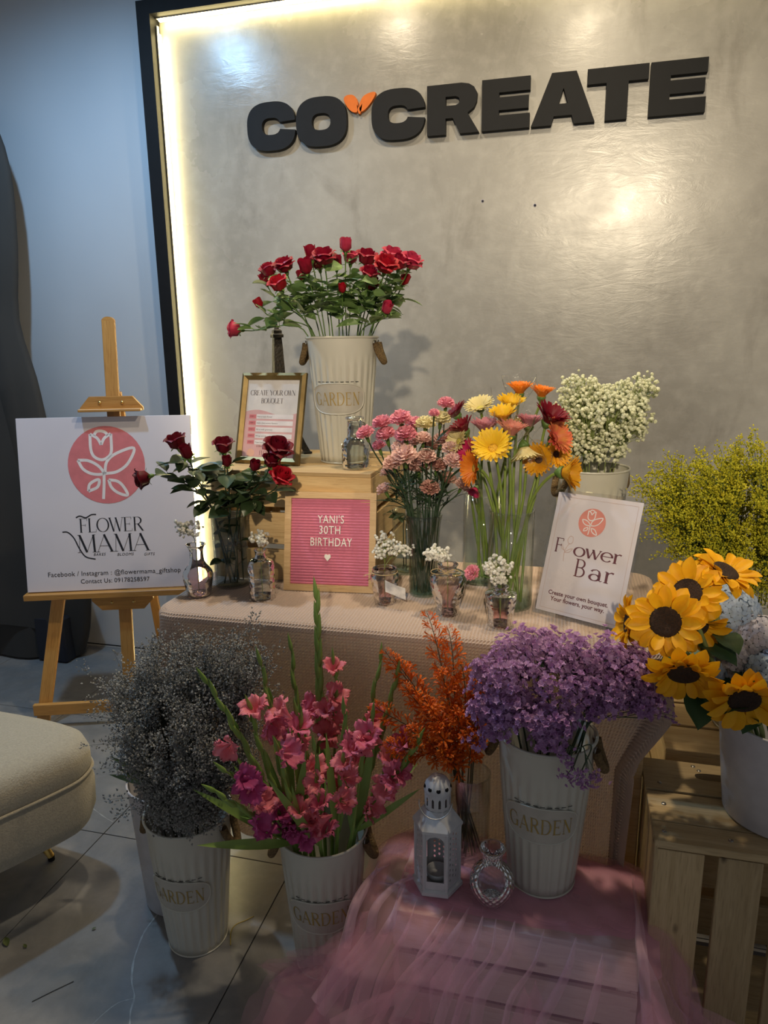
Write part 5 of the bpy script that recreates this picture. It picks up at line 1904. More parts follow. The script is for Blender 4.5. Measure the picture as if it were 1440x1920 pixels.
for k in range(3):
    base = in_vase(VGRN, .025, k, 3, TZC + .01)
    head = VGRN + np.array([(-.03, .02, .05)[k], -.05, .19 + .02 * k])
    root, b0, path, hd = stemmed('leafy_sprig', 'dark green leafy sprig in the small green vase', 'sprig', 'leaf sprigs in the small green vase', base, base + np.array([0, 0, .12]), head, (0, -.2, 1), .0016, M_STEM_DK)
    add_leaves(root, b0, path, .3, 1.0, 6, LEAF_D, (.6, 1.0), .1, M_STEM_DK)

# ------------------------------------------------------------------ gerberas in cellophane sleeves
def gerbera_ring(elev, n=24, L=.036, Wd=.0088, rows=2):
    mb = MB()
    for rw in range(rows):
        for q in range(n):
            az = 2 * math.pi * (q + .5 * rw) / n + rng.normal() * .03
            e = elev + (.16 if rw else 0) + rng.normal() * .05
            Lq = L * (.86 if rw else 1) * rng.uniform(.93, 1.05)
            P = np.empty((5, 3, 3))
            x0, z0 = .007, .001 + .001 * rw
            for a, t in enumerate(np.linspace(0, 1, 5)):
                ee = e - .25 * t
                wd = Wd * (.45, .85, 1, .9, .35)[a] / 2
                rr_ = x0 + Lq * t * math.cos(ee)
                zz = z0 + Lq * t * math.sin(ee)
                for b, u in enumerate((-1, 0, 1)):
                    P[a, b] = (rr_ * math.cos(az) - u * wd * math.sin(az), rr_ * math.sin(az) + u * wd * math.cos(az), zz + abs(u) * wd * .35)
            mb.grid(P)
    return mb.mesh('ray_petals', True)


GER = {'cup': gerbera_ring(R(62)), 'half': gerbera_ring(R(42)), 'open': gerbera_ring(R(22))}
GDISC = MB().lathe([(0, .006), (.005, .0065), (.009, .005), (.0105, .002), (.009, -.001)], 18).mesh('disc', True)
GCAL = MB().lathe([(.003, -.012), (.007, -.008), (.011, -.002), (.012, .004), (.009, .003)], 14).mesh('calyx', True)
GCAL.materials.append(M_STEM)
GC = {'orange': ((.80, .26, .02), (.72, .18, .015), (.55, .30, .02)), 'cream': ((.80, .70, .36), (.74, .62, .28), (.6, .5, .1)), 'yellow': ((.85, .58, .03), (.80, .48, .02), (.75, .40, .02)),
      'crimson': ((.22, .008, .02), (.15, .004, .012), (.05, .01, .01)), 'mauve': ((.50, .20, .24), (.42, .14, .18), (.3, .1, .05)), 'peach': ((.72, .32, .25), (.66, .25, .2), (.5, .2, .05)),
      'coral': ((.72, .10, .09), (.80, .36, .08), (.6, .1, .05)), 'hot pink': ((.58, .03, .13), (.48, .02, .10), (.2, .01, .03)), 'golden': ((.78, .42, .02), (.70, .30, .015), (.06, .02, .01))}
GM = {}
for k, (a, b_, c) in GC.items():
    pm = petal_mat('gerbera_' + k.replace(' ', '_'), a, b_, .5, .3)
    dm = plain('gerbera_disc_' + k.replace(' ', '_'), c, .8, c2=tuple(x * .5 for x in c), scale=300, bmp=.6, bscale=400)
    GM[k] = ({s: cloned([m], pm)[0] for s, m in GER.items()}, cloned([GDISC], dm)[0])


def mat_cello():
    m = glass('cellophane', (0.995, 0.995, 0.995), .08, ior=1.3)
    nt = m.node_tree
    b = nt.nodes.new('ShaderNodeBump')
    b.inputs['Strength'].default_value = .9
    b.inputs['Distance'].default_value = .006
    nt.links.new(noise(nt, coords(nt, 'Object'), 60, 3, .6, 1.0), b.inputs['Height'])
    for n in nt.nodes:
        if n.type == 'BSDF_GLOSSY':
            nt.links.new(b.outputs[0], n.inputs['Normal'])
    return m


M_CELLO = mat_cello()


def sleeve():
    P = []
    for z, r in ((-.035, .006), (-.012, .013), (.012, .030), (.032, .036), (.044, .037)):
        row = []
        for q in range(24):
            a = 2 * math.pi * q / 24
            rr_ = r * (1 + .05 * math.sin(5 * a + z * 40) + .03 * math.sin(11 * a))
            row.append((rr_ * math.cos(a), rr_ * math.sin(a), z + (.004 * math.sin(3 * a) * (z > .05))))
        P.append(row)
    return MB().grid(np.array(P), cv=True).mesh('cellophane_sleeve', True)


SLEEVE = sleeve()
SLEEVE.materials.append(M_CELLO)
GE = [(974, 730, 1.80, 'orange', 'cup', 1.0, (0, -.1, 1), 2), (1015, 736, 1.84, 'orange', 'cup', .95, (.1, -.1, 1), 2), (901, 757, 1.78, 'cream', 'half', .95, (-.2, -.5, .9), 2), (957, 758, 1.76, 'yellow', 'cup', 1.05, (.1, -.3, 1), 1),
      (944, 778, 1.70, 'yellow', 'cup', 1.0, (-.1, -.4, 1), 1), (858, 770, 1.80, 'crimson', 'half', 1.0, (-.6, -.2, .8), 2), (873, 800, 1.70, 'crimson', 'cup', 1.0, (-.5, -.25, .9), 2), (910, 803, 1.68, 'mauve', 'cup', 1.1, (0, -.1, 1), 1),
      (957, 808, 1.66, 'peach', 'cup', 1.1, (.15, -.1, 1), 1), (1026, 783, 1.70, 'crimson', 'cup', 1.25, (.45, -.35, .9), 1), (991, 792, 1.70, 'mauve', 'cup', 1.0, (.1, 0, 1), 1), (1037, 822, 1.70, 'coral', 'half', 1.15, (.7, -.45, .4), 1),
      (925, 842, 1.60, 'yellow', 'half', 1.15, (-.1, -.75, .55), 1), (893, 878, 1.60, 'orange', 'half', 1.05, (-.75, -.6, .1), 1), (982, 835, 1.66, 'cream', 'cup', 1.1, (.2, -.2, -.9), 1), (1052, 886, 1.62, 'golden', 'cup', 1.2, (.95, -.35, .05), 1),
      (1011, 862, 1.70, 'golden', 'half', 1.0, (-.2, -.8, .2), 1), (880, 848, 1.68, 'hot pink', 'half', .8, (-.6, -.6, .4), 1), (843, 818, 1.74, 'peach', 'cup', .85, (-.4, -.3, .8), 2), (862, 828, 1.70, 'cream', 'half', .85, (-.5, -.6, .3), 2),
      (968, 793, 1.72, 'cream', 'cup', .8, (0, 0, 1), 1), (1041, 852, 1.76, 'golden', 'half', .9, (.4, -.6, .2), 1), (893, 915, 1.74, 'hot pink', 'cup', .6, (-.3, -.5, -.5), 2)]
order = {i: k for k, i in enumerate(sorted(range(len(GE)), key=lambda i: GE[i][0]))}
for i, (px, py, yy, c, shp, sc, hd, vs) in enumerate(GE):
    V_ = VG1 if vs == 1 else VG2
    head = at(px, py + (10 if hd[2] > .7 else 0), y=yy)
    rim = rim_toward(V_, .046, head, TZC + .245)
    base = in_vase(V_, .036, (i * 5) % len(GE), len(GE), TZC + .012)
    hd = np.array(hd, float)
    L = .02
    root, b0, path, hd = stemmed('gerbera', '%s gerbera in cellophane, %s gerbera counting from the carnations' % (c, ordinal(order[i])), 'gerbera', 'gerberas in the two cylinder vases', base, rim, head, hd if hd[2] > -.2 else np.array([.2, -.3, .6]), .0036, plain('gerbera_stem', (0.17, 0.24, 0.04), .45), pull=.22)
    hd = np.array(GE[i][6], float)
    hd /= np.linalg.norm(hd)
    Fm = frame(hd)
    s = sc * 1.04
    link('ray_petals', GM[c][0][shp], None, root, TR(head - b0, Fm, s))
    link('disc', GM[c][1], None, root, TR(head - b0, Fm, s))
    link('calyx', GCAL, None, root, TR(head - b0, Fm, s))
    if i % 2 == 0:
        link('cellophane_sleeve', SLEEVE, None, root, TR(head - b0, Fm, s * 1.08))

# ------------------------------------------------------------------ sunflowers and hydrangeas
def pet_strip(L, Wd, e0, e1, cup=.25):
    P = np.empty((7, 5, 3))
    x, z = 0, 0
    ts = np.linspace(0, 1, 7)
    for a, t in enumerate(ts):
        e = e0 + (e1 - e0) * t
        if a:
            x += L / 6 * math.cos(e)
            z += L / 6 * math.sin(e)
        wd = Wd / 2 * (.5, .85, 1, 1.05, .98, .72, .10)[a]
        for b, u in enumerate(np.linspace(-1, 1, 5)):
            P[a, b] = (x, u * wd, z + cup * wd * u * u)
    return MB().grid(P).mesh('petal', True)


P_SUN = petal_mat('sunflower_petal', (0.86, 0.47, 0.012), (0.80, 0.37, 0.008), .5, .25)
SUNP = cloned([pet_strip(.038, .0225, .25, -.25), pet_strip(.040, .021, .5, .05, .4), pet_strip(.035, .023, .1, -.5), pet_strip(.034, .020, .8, .6, .45)], P_SUN)
SDISC = MB().lathe([(0, .002), (.008, .003), (.018, .0055), (.025, .004), (.0275, -.001), (.024, -.004)], 30).mesh('seed_disc', True)
SDISC.materials.append(plain('sunflower_seeds', (0.018, 0.010, 0.006), .95, c2=(0.05, 0.022, 0.010), scale=350, bmp=1.0, bscale=450))
cal = MB().lathe([(.005, -.016), (.016, -.012), (.024, -.005), (.026, -.001)], 20)
for q in range(16):
    wrap_petal(cal, q * .3927, .22, [(.020, -.006, 1), (.030, -.003, .9), (.042, -.004, .1)], 3, 0)
SCAL = cal.mesh('calyx', True)
SCAL.materials.append(plain('sunflower_bract', (0.07, 0.12, 0.03), .6))
M_SSTEM = plain('sunflower_stem', (0.20, 0.24, 0.07), .6)
M_BIGLEAF = plain('broad_leaf', (0.045, 0.10, 0.035), .5, c2=(0.06, 0.12, 0.045), scale=20, trans=.1)
BIGLEAF = MB().grid(leaf_grid(.12, .085, .25, .5, 9, 7, ruf=.04)).mesh('leaf', True)
BIGLEAF.materials.append(M_BIGLEAF)
SC = np.array([0.445, 1.418, RCZ])
SU = [(1360, 1072, 1.42, 1.0, (.35, -.30, .85), 'sunflower tilted skyward on an upright stem, highest of the sunflowers'), (1289, 1112, 1.38, 1.08, (-.35, -.75, .45), 'upright sunflower behind the largest sunflower, facing the table'),
      (1248, 1166, 1.33, 1.12, (-.25, -.92, .30), 'largest full-faced sunflower with brown disc beside the Flower Bar sign'), (1305, 1178, 1.40, .95, (.3, -.75, -.35), 'shaded sunflower tucked behind the largest sunflower'),
      (1178, 1168, 1.40, .85, (-.95, -.15, .12), 'sunflower seen edge-on against the Flower Bar sign'), (1281, 1262, 1.29, 1.10, (-.05, -.78, -.50), 'nodding sunflower with black disc above the crate, beside the purple statice'),
      (1395, 1312, 1.27, 1.10, (.05, -.88, -.35), 'low drooping sunflower hanging over the white pail rim')]
for i, (px, py, yy, sc, hd, lab) in enumerate(SU):
    head = at(px, py, y=yy)
    hd = np.array(hd, float)
    hd /= np.linalg.norm(hd)
    rim = rim_toward(SC, .10, head, RCZ + .21)
    base = in_vase(SC, .06, i, 7, RCZ + .02)
    sd = hd * .5 + np.array([0, 0, .55 if hd[2] > -.2 else -.25])
    root, b0, path, _ = stemmed('sunflower', lab, 'sunflower', 'sunflowers in the white pail', base, rim, head - hd * .014 * sc, sd, .0048, M_SSTEM, pull=.25)
    Fm = frame(hd)
    link('seed_disc', SDISC, None, root, TR(head - b0, Fm, sc))
    link('calyx', SCAL, None, root, TR(head - b0, Fm, sc))
    for rw, n in ((0, 17), (1, 13)):
        for q in range(n):
            az = 2 * math.pi * (q + .5 * rw) / n + rng.normal() * .06
            Lr = np.array([[math.cos(az), -math.sin(az), 0], [math.sin(az), math.cos(az), 0], [0, 0, 1]])
            tl_ = R(rng.normal() * 9)
            Lt = np.array([[math.cos(tl_), 0, -math.sin(tl_)], [0, 1, 0], [math.sin(tl_), 0, math.cos(tl_)]])
            lp = Lr @ np.array([.0235, 0, -.001 + .0025 * rw])
            k = rng.integers(3) if rw == 0 else (1, 3, 1)[rng.integers(3)]
            link('petal', SUNP[k], None, root, TR(head - b0 + Fm @ lp * sc, Fm @ Lr @ Lt, sc * rng.uniform(.95, 1.25) * (.88 if rw else 1)))
    for q in range(2):
        p = path[6 + 2 * q]
        a = rng.uniform(2.5, 5.5)
        d = np.array([math.cos(a), math.sin(a), .1])
        d /= np.linalg.norm(d)
        nn = np.array([0, 0, 1.0]) - d * d[2]
        nn /= np.linalg.norm(nn)
        link('leaf', BIGLEAF, None, root, TR(p - b0, np.stack([np.cross(d, nn), d, nn], 1), rng.uniform(.5, .8)))


def hydrangea_head(r):
    mb = MB()
    fl = MB()
    for q in range(4):
        a = q * math.pi / 2
        d = np.array([math.cos(a), math.sin(a), 0])
        e = np.array([-math.sin(a), math.cos(a), 0])
        z = np.array([0, 0, 1.0])
        fl.grid(np.array([[d * .001 - e * .001, d * .001 + e * .001], [d * .006 - e * .0055 + z * .001, d * .006 + e * .0055 + z * .001], [d * .0115 - e * .003, d * .0115 + e * .003]]))
    V0 = np.concatenate(fl.v)
    F0 = fl.f
    N = 130
    k = np.arange(N) + .5
    ph = np.arccos(1 - 2 * k / N * .92)
    th = np.pi * (1 + 5 ** .5) * k
    d = np.stack([np.cos(th) * np.sin(ph), np.sin(th) * np.sin(ph), np.cos(ph)], 1)
    Ms = np.array([frame(q + rng.normal(size=3) * .15) for q in d])
    mb.inst(V0, F0, Ms, d * (r + rng.normal(size=(N, 1)) * .003))
    return mb.mesh('flower_head')


HYM = [petal_mat('pale_blue_hydrangea', (0.42, 0.52, 0.66), (0.50, 0.56, 0.66), .6, .25), petal_mat('lilac_white_hydrangea', (0.56, 0.50, 0.55), (0.60, 0.57, 0.60), .6, .25)]
HY = [(1368, 1150, 1.50, .055, 0, 'pale blue hydrangea head under the highest sunflower'), (1424, 1200, 1.46, .048, 1, 'lilac white hydrangea among dark leaves above the white pail'), (1368, 1240, 1.44, .040, 1, 'small whitish hydrangea behind the low drooping sunflower'),
      (1440, 1264, 1.40, .042, 0, 'pale blue hydrangea at the frame edge over the low sunflower'), (1330, 1262, 1.42, .030, 0, 'little pale blue hydrangea between the two lowest sunflowers')]
for i, (px, py, yy, r, c, lab) in enumerate(HY):
    head = at(px, py, y=yy)
    base = in_vase(SC, .06, i + 2, 9, RCZ + .02)
    rim = rim_toward(SC, .09, head, RCZ + .21)
    root, b0, path, hd = stemmed('hydrangea', lab, 'hydrangea', 'hydrangeas in the white pail', base, rim, head, (0, -.25, 1), .0042, M_STEM)
    m = hydrangea_head(r)
    m.materials.append(HYM[c])
    link('flower_head', m, None, root, TR(head - b0, frame((-.2, -.6, .6))))
    for q in range(4):
        a = R((200, 285, 330, 240)[q] + rng.normal() * 15)
        d = np.array([math.cos(a), math.sin(a), (.25, -.1, .35, -.3)[q]])
        d /= np.linalg.norm(d)
        nn = np.array([0, -.3, 1.0])
        nn -= d * (nn @ d)
        nn /= np.linalg.norm(nn)
        link('leaf', BIGLEAF, None, root, TR(head - b0 - np.array([0, 0, r * .7]) + d * r * .2, np.stack([np.cross(d, nn), d, nn], 1), rng.uniform(.6, .95)))

# ------------------------------------------------------------------ gladioli
def glad_floret(seed):
    mb = MB()
    for q in range(6):
        az = q * 1.0472 + (.0 if q % 2 else .12)
        o = 1.0 if q % 2 else .88
        wrap_petal(mb, az, .62, [(.002, 0, .5), (.0055, .014, .8), (.011 * o, .026, 1.05), (.0185 * o, .036, 1.1), (.024 * o, .040, .75), (.0265 * o, .0385, .35)], 9, .1, .005, .0021, seed + q)
    return mb.mesh('floret', True)


GF = [glad_floret(k * 31) for k in range(3)]
P_GLAD = [petal_mat('salmon_pink_gladiolus', (0.90, 0.30, 0.34), (0.82, 0.17, 0.23), .5, .3), petal_mat('rose_pink_gladiolus', (0.84, 0.25, 0.36), (0.74, 0.14, 0.26), .5, .3), petal_mat('magenta_gladiolus', (0.62, 0.11, 0.30), (0.52, 0.07, 0.24), .5, .3)]
GFM = [cloned(GF, m) for m in P_GLAD]
M_GSTEM = plain('gladiolus_green', (0.17, 0.28, 0.05), .45, c2=(0.23, 0.34, 0.08), scale=15)
SWORD = MB().grid(leaf_grid(.26, .020, .3, .25, 10, 3)).mesh('leaf', True)
SWORD.materials.append(M_GSTEM)
SPATHE = MB().lathe([(.0003, .046), (.0022, .036), (.0046, .018), (.0046, .008), (.002, 0)], 8).mesh('bud', True)
SPATHE.materials.append(M_GSTEM)
BRACT = MB().grid(leaf_grid(.042, .014, .6, -.1, 6, 5)).mesh('bract', True)
BRACT.materials.append(M_GSTEM)
Cc = np.array([-0.495, 1.319])
GS = [(594, 1117, 1.40, 12), (546, 1212, 1.42, 6), (488, 1238, 1.25, 7), (384, 1273, 1.10, 9), (398, 1480, 1.08, 6), (626, 1240, 1.40, 3), (715, 1230, 1.40, 6), (746, 1262, 1.36, 7), (786, 1386, 1.30, 6), (556, 1332, 1.28, 5), (645, 1330, 1.26, 5), (700, 1340, 1.28, 3), (470, 1325, 1.18, 5), (590, 1400, 1.20, 3), (760, 1395, 1.34, 4), (520, 1400, 1.16, 3), (418, 1442, 1.10, 4)]
FL = [(625, 1252), (581, 1327), (628, 1304), (625, 1339), (511, 1357), (478, 1330), (526, 1333), (543, 1380), (427, 1402), (459, 1459), (539, 1412), (567, 1392), (702, 1346), (689, 1380), (680, 1395), (648, 1430), (672, 1432), (651, 1456), (581, 1476), (599, 1505), (561, 1517), (584, 1537), (605, 1555), (537, 1546), (572, 1572), (555, 1561), (491, 1502), (485, 1543), (497, 1555), (701, 1508), (724, 1476), (747, 1447), (613, 1374), (622, 1392), (619, 1441), (645, 1500), (593, 1465), (520, 1502), (473, 1491), (736, 1418), (756, 1392), (577, 1345), (515, 1372), (555, 1400), (590, 1440), (697, 1372), (660, 1400), (630, 1470), (528, 1520), (548, 1535), (610, 1330), (690, 1520), (560, 1360), (600, 1540), (470, 1475), (740, 1460)]
GCOL = [0] * len(FL)
for i, (px, py) in enumerate(FL):
    GCOL[i] = 2 if (px, py) in ((459, 1459), (537, 1546), (555, 1561), (572, 1572), (485, 1543), (497, 1555), (528, 1520), (470, 1475), (548, 1535)) else (1 if i % 3 == 1 else 0)
paths = []
for i, (px, py, yy, nb) in enumerate(GS):
    tip = at(px, py, y=yy)
    rim = rim_toward(Cc, .080, tip, .353)
    base = in_vase(Cc, .04, i, len(GS), .03)
    L = np.linalg.norm(tip - rim)
    path = np.concatenate([np.linspace(base, rim, 4)[:-1], bez(rim, rim + (tip - rim) * .3 + np.array([0, 0, .02]), tip - (tip - rim) * .3 + rng.normal(size=3) * .012, tip, 16)])
    paths.append((base, path))
# every floret belongs to the stem it grows from
owner = [[] for _ in GS]


def px_of(p):
    q = p - np.array([0, 0, CAM_H])
    zc = q @ _fw
    return np.array([720 + FPX * (q @ _r2) / zc, 960 - FPX * (q @ _u2) / zc])


for k, (px, py) in enumerate(FL):
    best = None
    for i, (b0, path) in enumerate(paths):
        for j in range(5, len(path) - 2):
            d = np.linalg.norm(px_of(path[j]) - np.array([px, py])) + 6 * len(owner[i])
            if best is None or d < best[0]:
                best = (d, i, j)
    owner[best[1]].append((k, best[2]))
gorder = {i: k for k, i in enumerate(sorted(range(len(GS)), key=lambda i: GS[i][0]))}
for i, (px, py, yy, nb) in enumerate(GS):
    b0, path = paths[i]
    lab = 'pink gladiolus stem in the floor bucket, %s tip counting from the easel' % ordinal(gorder[i])
    if i == 0:
        lab = 'tallest gladiolus with a long green bud tip reaching above the tabletop'
    root = thing('gladiolus', lab, 'gladiolus', b0, group='gladioli in the floor bucket')
    n = len(path)
    put('stem', MB().tube(path - b0, np.linspace(.0048, .0016, n), 7), M_GSTEM, root, True)
    axis = path[-1] - path[3]
    axis /= np.linalg.norm(axis)
    for q in range(nb):
        t = 1 - q / nb * .62
        f = t * (n - 1)
        j = min(int(f), n - 2)
        p = path[j] + (path[j + 1] - path[j]) * (f - j)
        side = np.cross(axis, TOCAM(p)) * (1 if q % 2 else -1)
        d = axis + side * .10 + TOCAM(p) * .05
        link('bud', SPATHE, None, root, TR(p - b0 - axis * .012, frame(d), (1.0 + .55 * q / nb) * (1.25 if i == 0 else 1)))
    for k, j in owner[i]:
        fx, fy = FL[k]
        pj = path[j]
        c = at(fx, fy, y=pj[1] - .012)
        face = TOCAM(c) * .5 + (c - pj) * 7 + np.array([rng.normal() * .55, 0, rng.normal() * .35 + .1])
        face /= np.linalg.norm(face)
        s = rng.uniform(.95, 1.25)
        p = c - face * .026 * s
        link('floret', GFM[GCOL[k]][k % 3], None, root, TR(p - b0, frame(face), s))
        link('bract', BRACT, None, root, TR(pj - b0, np.stack([np.cross(axis, TOCAM(pj)), axis * .9 + (p - pj) * 2, TOCAM(pj)], 1), rng.uniform(1.0, 1.5)))
    for q in range(2 if i % 2 == 0 else 1):
        p = path[3]
        d = axis + rng.normal(size=3) * .22
        d /= np.linalg.norm(d)
        nn = TOCAM(p)
        nn -= d * (nn @ d)
        nn /= np.linalg.norm(nn)
        link('leaf', SWORD, None, root, TR(p - b0, np.stack([np.cross(d, nn), d, nn], 1), rng.uniform(.75, 1.1)))

# ------------------------------------------------------------------ many-flowered sprays
OCT_V = np.array([[1, 0, 0], [-1, 0, 0], [0, 1, 0], [0, -1, 0], [0, 0, 1], [0, 0, -1]], float)
OCT_F = [(0, 2, 4), (2, 1, 4), (1, 3, 4), (3, 0, 4), (2, 0, 5), (1, 2, 5), (3, 1, 5), (0, 3, 5)]


def sphere_bits():
    V, F = list(OCT_V), []
    cache = {}

    def midp(a, b):
        k = (min(a, b), max(a, b))
        if k not in cache:
            m_ = (V[a] + V[b]) / 2
            V.append(m_ / np.linalg.norm(m_))
            cache[k] = len(V) - 1
        return cache[k]
    for a, b, c in OCT_F:
        d, e, f = midp(a, b), midp(b, c), midp(c, a)
        F += [(a, d, f), (d, b, e), (f, e, c), (d, e, f)]
    V = np.array(V)
    V *= (1 + rng.normal(size=(len(V), 1)) * .16)
    return V, F


PUFF_V, PUFF_F = sphere_bits()
CUP = MB()
CUP.add([(0, 0, 0)] + [((1.0 if k % 2 == 0 else .62) * math.cos(k * .6283), (1.0 if k % 2 == 0 else .62) * math.sin(k * .6283), .62 + .1 * (k % 2)) for k in range(10)], [(0, 1 + k, 1 + (k + 1) % 10) for k in range(10)])
CUP_V, CUP_F = np.concatenate(CUP.v), CUP.f
BIT_V = np.array([[0, 0, 0], [.5, 0, .5], [-.25, .43, .5], [-.25, -.43, .5], [0, 0, 1.25]])
BIT_F = [(0, 2, 1), (0, 3, 2), (0, 1, 3), (1, 2, 4), (2, 3, 4), (3, 1, 4)]


def ell_points(c, r, N, shell=.55, zmin=-1):
    out = []
    while len(out) < N:
        d = rng.normal(size=3)
        d /= np.linalg.norm(d)
        if d[2] < zmin:
            continue
        out.append(np.asarray(c) + d * np.asarray(r) * rng.uniform(shell, 1.0) ** .6)
    return np.array(out)


def split_points(T, K):
    """group tips into K sprigs"""
    seeds = T[rng.choice(len(T), K, replace=False)]
    for _ in range(6):
        a = np.argmin(((T[:, None] - seeds[None]) ** 2).sum(2), 1)
        for k in range(K):
            if (a == k).any():
                seeds[k] = T[a == k].mean(0)
    return [T[a == k] for k in range(K) if (a == k).sum() > 2]


def spray(name, label, cat, group, base, rim, tips, tw, bl_mat, tw_mat, Vt, Ft, size, per, jit, along=0.0, up=.6, main_r=.0016, droop=0.0, pedicel=False, shine=None):
    base, rim = np.asarray(base, float), np.asarray(rim, float)
    ctr = tips.mean(0)
    hub = rim + (ctr - rim) * .72
    main = np.concatenate([np.linspace(base, rim, 4)[:-1], bez(rim, rim + (rim - base) * .15, hub - (hub - rim) * .3 + np.array([0, 0, .01]), hub, 10)])
    root = thing(name, label, cat, base, group=group)
    tb_ = MB().tube(main - base, np.linspace(main_r, main_r * .6, len(main)), 5)
    pos, dirs = [], []
    for t in tips:
        k = rng.integers(6, len(main))
        a = main[k]
        L = np.linalg.norm(t - a)
        mid1 = a + (t - a) * .35 + np.array([0, 0, L * .16])
        br_ = bez(a, mid1, t - (t - a) * .25 + np.array([0, 0, L * (.08 + droop)]), t, 6)
        tb_.tube(br_ - base, np.linspace(tw, tw * .5, 6), 3, cap=False)
        d = br_[-1] - br_[-3]
        for q in range(per):
            f = 1 - along * rng.random() ** 1.3
            u = f * 5
            i = min(int(u), 4)
            p = br_[i] + (br_[i + 1] - br_[i]) * (u - i)
            o = rng.normal(size=3) * jit
            pos.append(p + o)
            dirs.append(o / (np.linalg.norm(o) + 1e-9) + d / (np.linalg.norm(d) + 1e-9) * .4 + np.array([0, 0, up]))
            if pedicel:
                tb_.tube(np.array([p - (br_[i + 1] - br_[i]) * .6, p + o]) - base, tw * .5, 3, cap=False)
    put('branches', tb_, tw_mat, root)
    pos = np.array(pos)
    Ms = np.array([frame(d) for d in dirs]) * rng.uniform(size[0], size[1], (len(pos), 1, 1))
    b = put('blossoms', MB().inst(Vt, Ft, Ms, pos - base), bl_mat, root)
    b['kind'] = 'stuff'
    return root


# gypsophila in the bucket behind the sign
M_GYP = petal_mat('gypsophila_white', (0.80, 0.80, 0.62), (0.70, 0.71, 0.48), .7, .35)
M_GYPW = petal_mat('gypsophila_pure_white', (0.82, 0.80, 0.74), (0.74, 0.72, 0.64), .7, .3)
M_GTW = plain('gypsophila_twig', (0.20, 0.25, 0.06), .6)
Ec = np.array([0.070, 1.915])
T = np.concatenate([ell_points(at(1125, 785, y=1.91), (.135, .11, .085), 470, .2, -.9), ell_points(at(1130, 742, y=1.92), (.07, .06, .04), 90, .2), ell_points(at(1195, 735, y=1.92), (.05, .06, .055), 80, .3), ell_points(at(1080, 730, y=1.92), (.06, .06, .045), 80, .3), ell_points(at(1108, 842, y=1.87), (.095, .075, .035), 150, .2)])
for k, tt in enumerate(split_points(T, 9)):
    spray('gypsophila', 'cloud of white gypsophila spilling from the bucket behind the sign', 'gypsophila', 'gypsophila sprays in the bucket behind the sign', in_vase(Ec, .03, k, 9, TZC + .03), rim_toward(Ec, .06, tt.mean(0), TZC + .31), tt, .0007, M_GYP, M_GTW, PUFF_V, PUFF_F, (.0032, .0058), 3, .0055, .12, pedicel=True)
# gypsophila in the small vessels
for (c, zt, px, py, yy, r, n, where) in ((VPB, .138, 350, 992, 1.585, (.042, .03, .022), 26, 'in the pink footed bottle before the easel board'), (VAP, .13, 487, 1010, 1.60, (.030, .024, .017), 24, 'in the clear apothecary bottle'), (VTAG, .09, 722, 1022, 1.63, (.036, .028, .036), 40, 'in the tagged tumbler beside the letter board'),
                                         (VURN, .124, 818, 1037, 1.59, (.036, .026, .016), 34, 'in the twine-tied urn'), (VTUM, .094, 932, 1068, 1.55, (.032, .026, .032), 44, 'in the small pink footed glass'), (VTAG, .09, 757, 1028, 1.66, (.020, .018, .014), 12, 'leaning out of the tagged tumbler towards the carnations')):
    tt = ell_points(at(px, py, y=yy), r, n, .3)
    spray('gypsophila', 'small sprig of white gypsophila ' + where, 'gypsophila', 'gypsophila sprigs in small vessels', c + np.array([0, 0, .012]), c + np.array([0, 0, zt]), tt, .0006, M_GYPW, M_GTW, PUFF_V, PUFF_F, (.0030, .0052), 3, .0048, .10, main_r=.0010, pedicel=True)
head = at(890, 1076, y=1.535)
root, b0, path, hd = stemmed('carnation', 'single pale pink carnation bud in the small pink footed glass', 'carnation', None, VTUM + np.array([0, 0, .012]), VTUM + np.array([-.004, 0, .094]), head, (-.6, -.5, .5), .0011, M_STEM)
link('bloom', CB[P_CP.name][0], None, root, TR(head - b0, frame((-.5, -.6, .5)), .75))
link('calyx', CCAL, None, root, TR(head - b0, frame((-.5, -.6, .5)), .75))

# grey caspia in the floor bucket
M_CAS = petal_mat('caspia_grey', (0.40, 0.39, 0.35), (0.25, 0.245, 0.25), .85, .15)
M_CTW = plain('caspia_twig', (0.060, 0.066, 0.045), .8)
Bc = np.array([-0.823, 1.305])
T = np.concatenate([ell_points(at(345, 1370, y=1.27), (.185, .13, .17), 620, .35), ell_points(at(345, 1490, y=1.24), (.115, .09, .085), 220, .4), ell_points(at(440, 1260, y=1.30), (.085, .08, .10), 150, .3), ell_points(at(245, 1300, y=1.30), (.075, .08, .075), 110, .3), ell_points(at(340, 1235, y=1.30), (.12, .08, .065), 120, .3),
                    np.array([at(a, b, y=c) for a, b, c in ((150, 1248, 1.30), (165, 1310, 1.28), (160, 1340, 1.27), (185, 1275, 1.3), (480, 1150, 1.36), (472, 1165, 1.36), (486, 1160, 1.36), (400, 1185, 1.34), (520, 1215, 1.33), (515, 1250, 1.32), (525, 1290, 1.30), (215, 1225, 1.32), (300, 1185, 1.34), (155, 1400, 1.25), (190, 1440, 1.24), (205, 1500, 1.22), (215, 1530, 1.21))])])
for k, tt in enumerate(split_points(T, 16)):
    spray('caspia', 'wispy grey-lilac caspia stem crowded in the floor bucket by the bench', 'caspia', 'caspia stems in the floor bucket', in_vase(Bc, .035, k, 16, .03), rim_toward(Bc, .075, tt.mean(0), .353), tt, .0006, M_CAS, M_CTW, BIT_V, BIT_F, (.0036, .0062), 30, .0070, .45, up=.5)
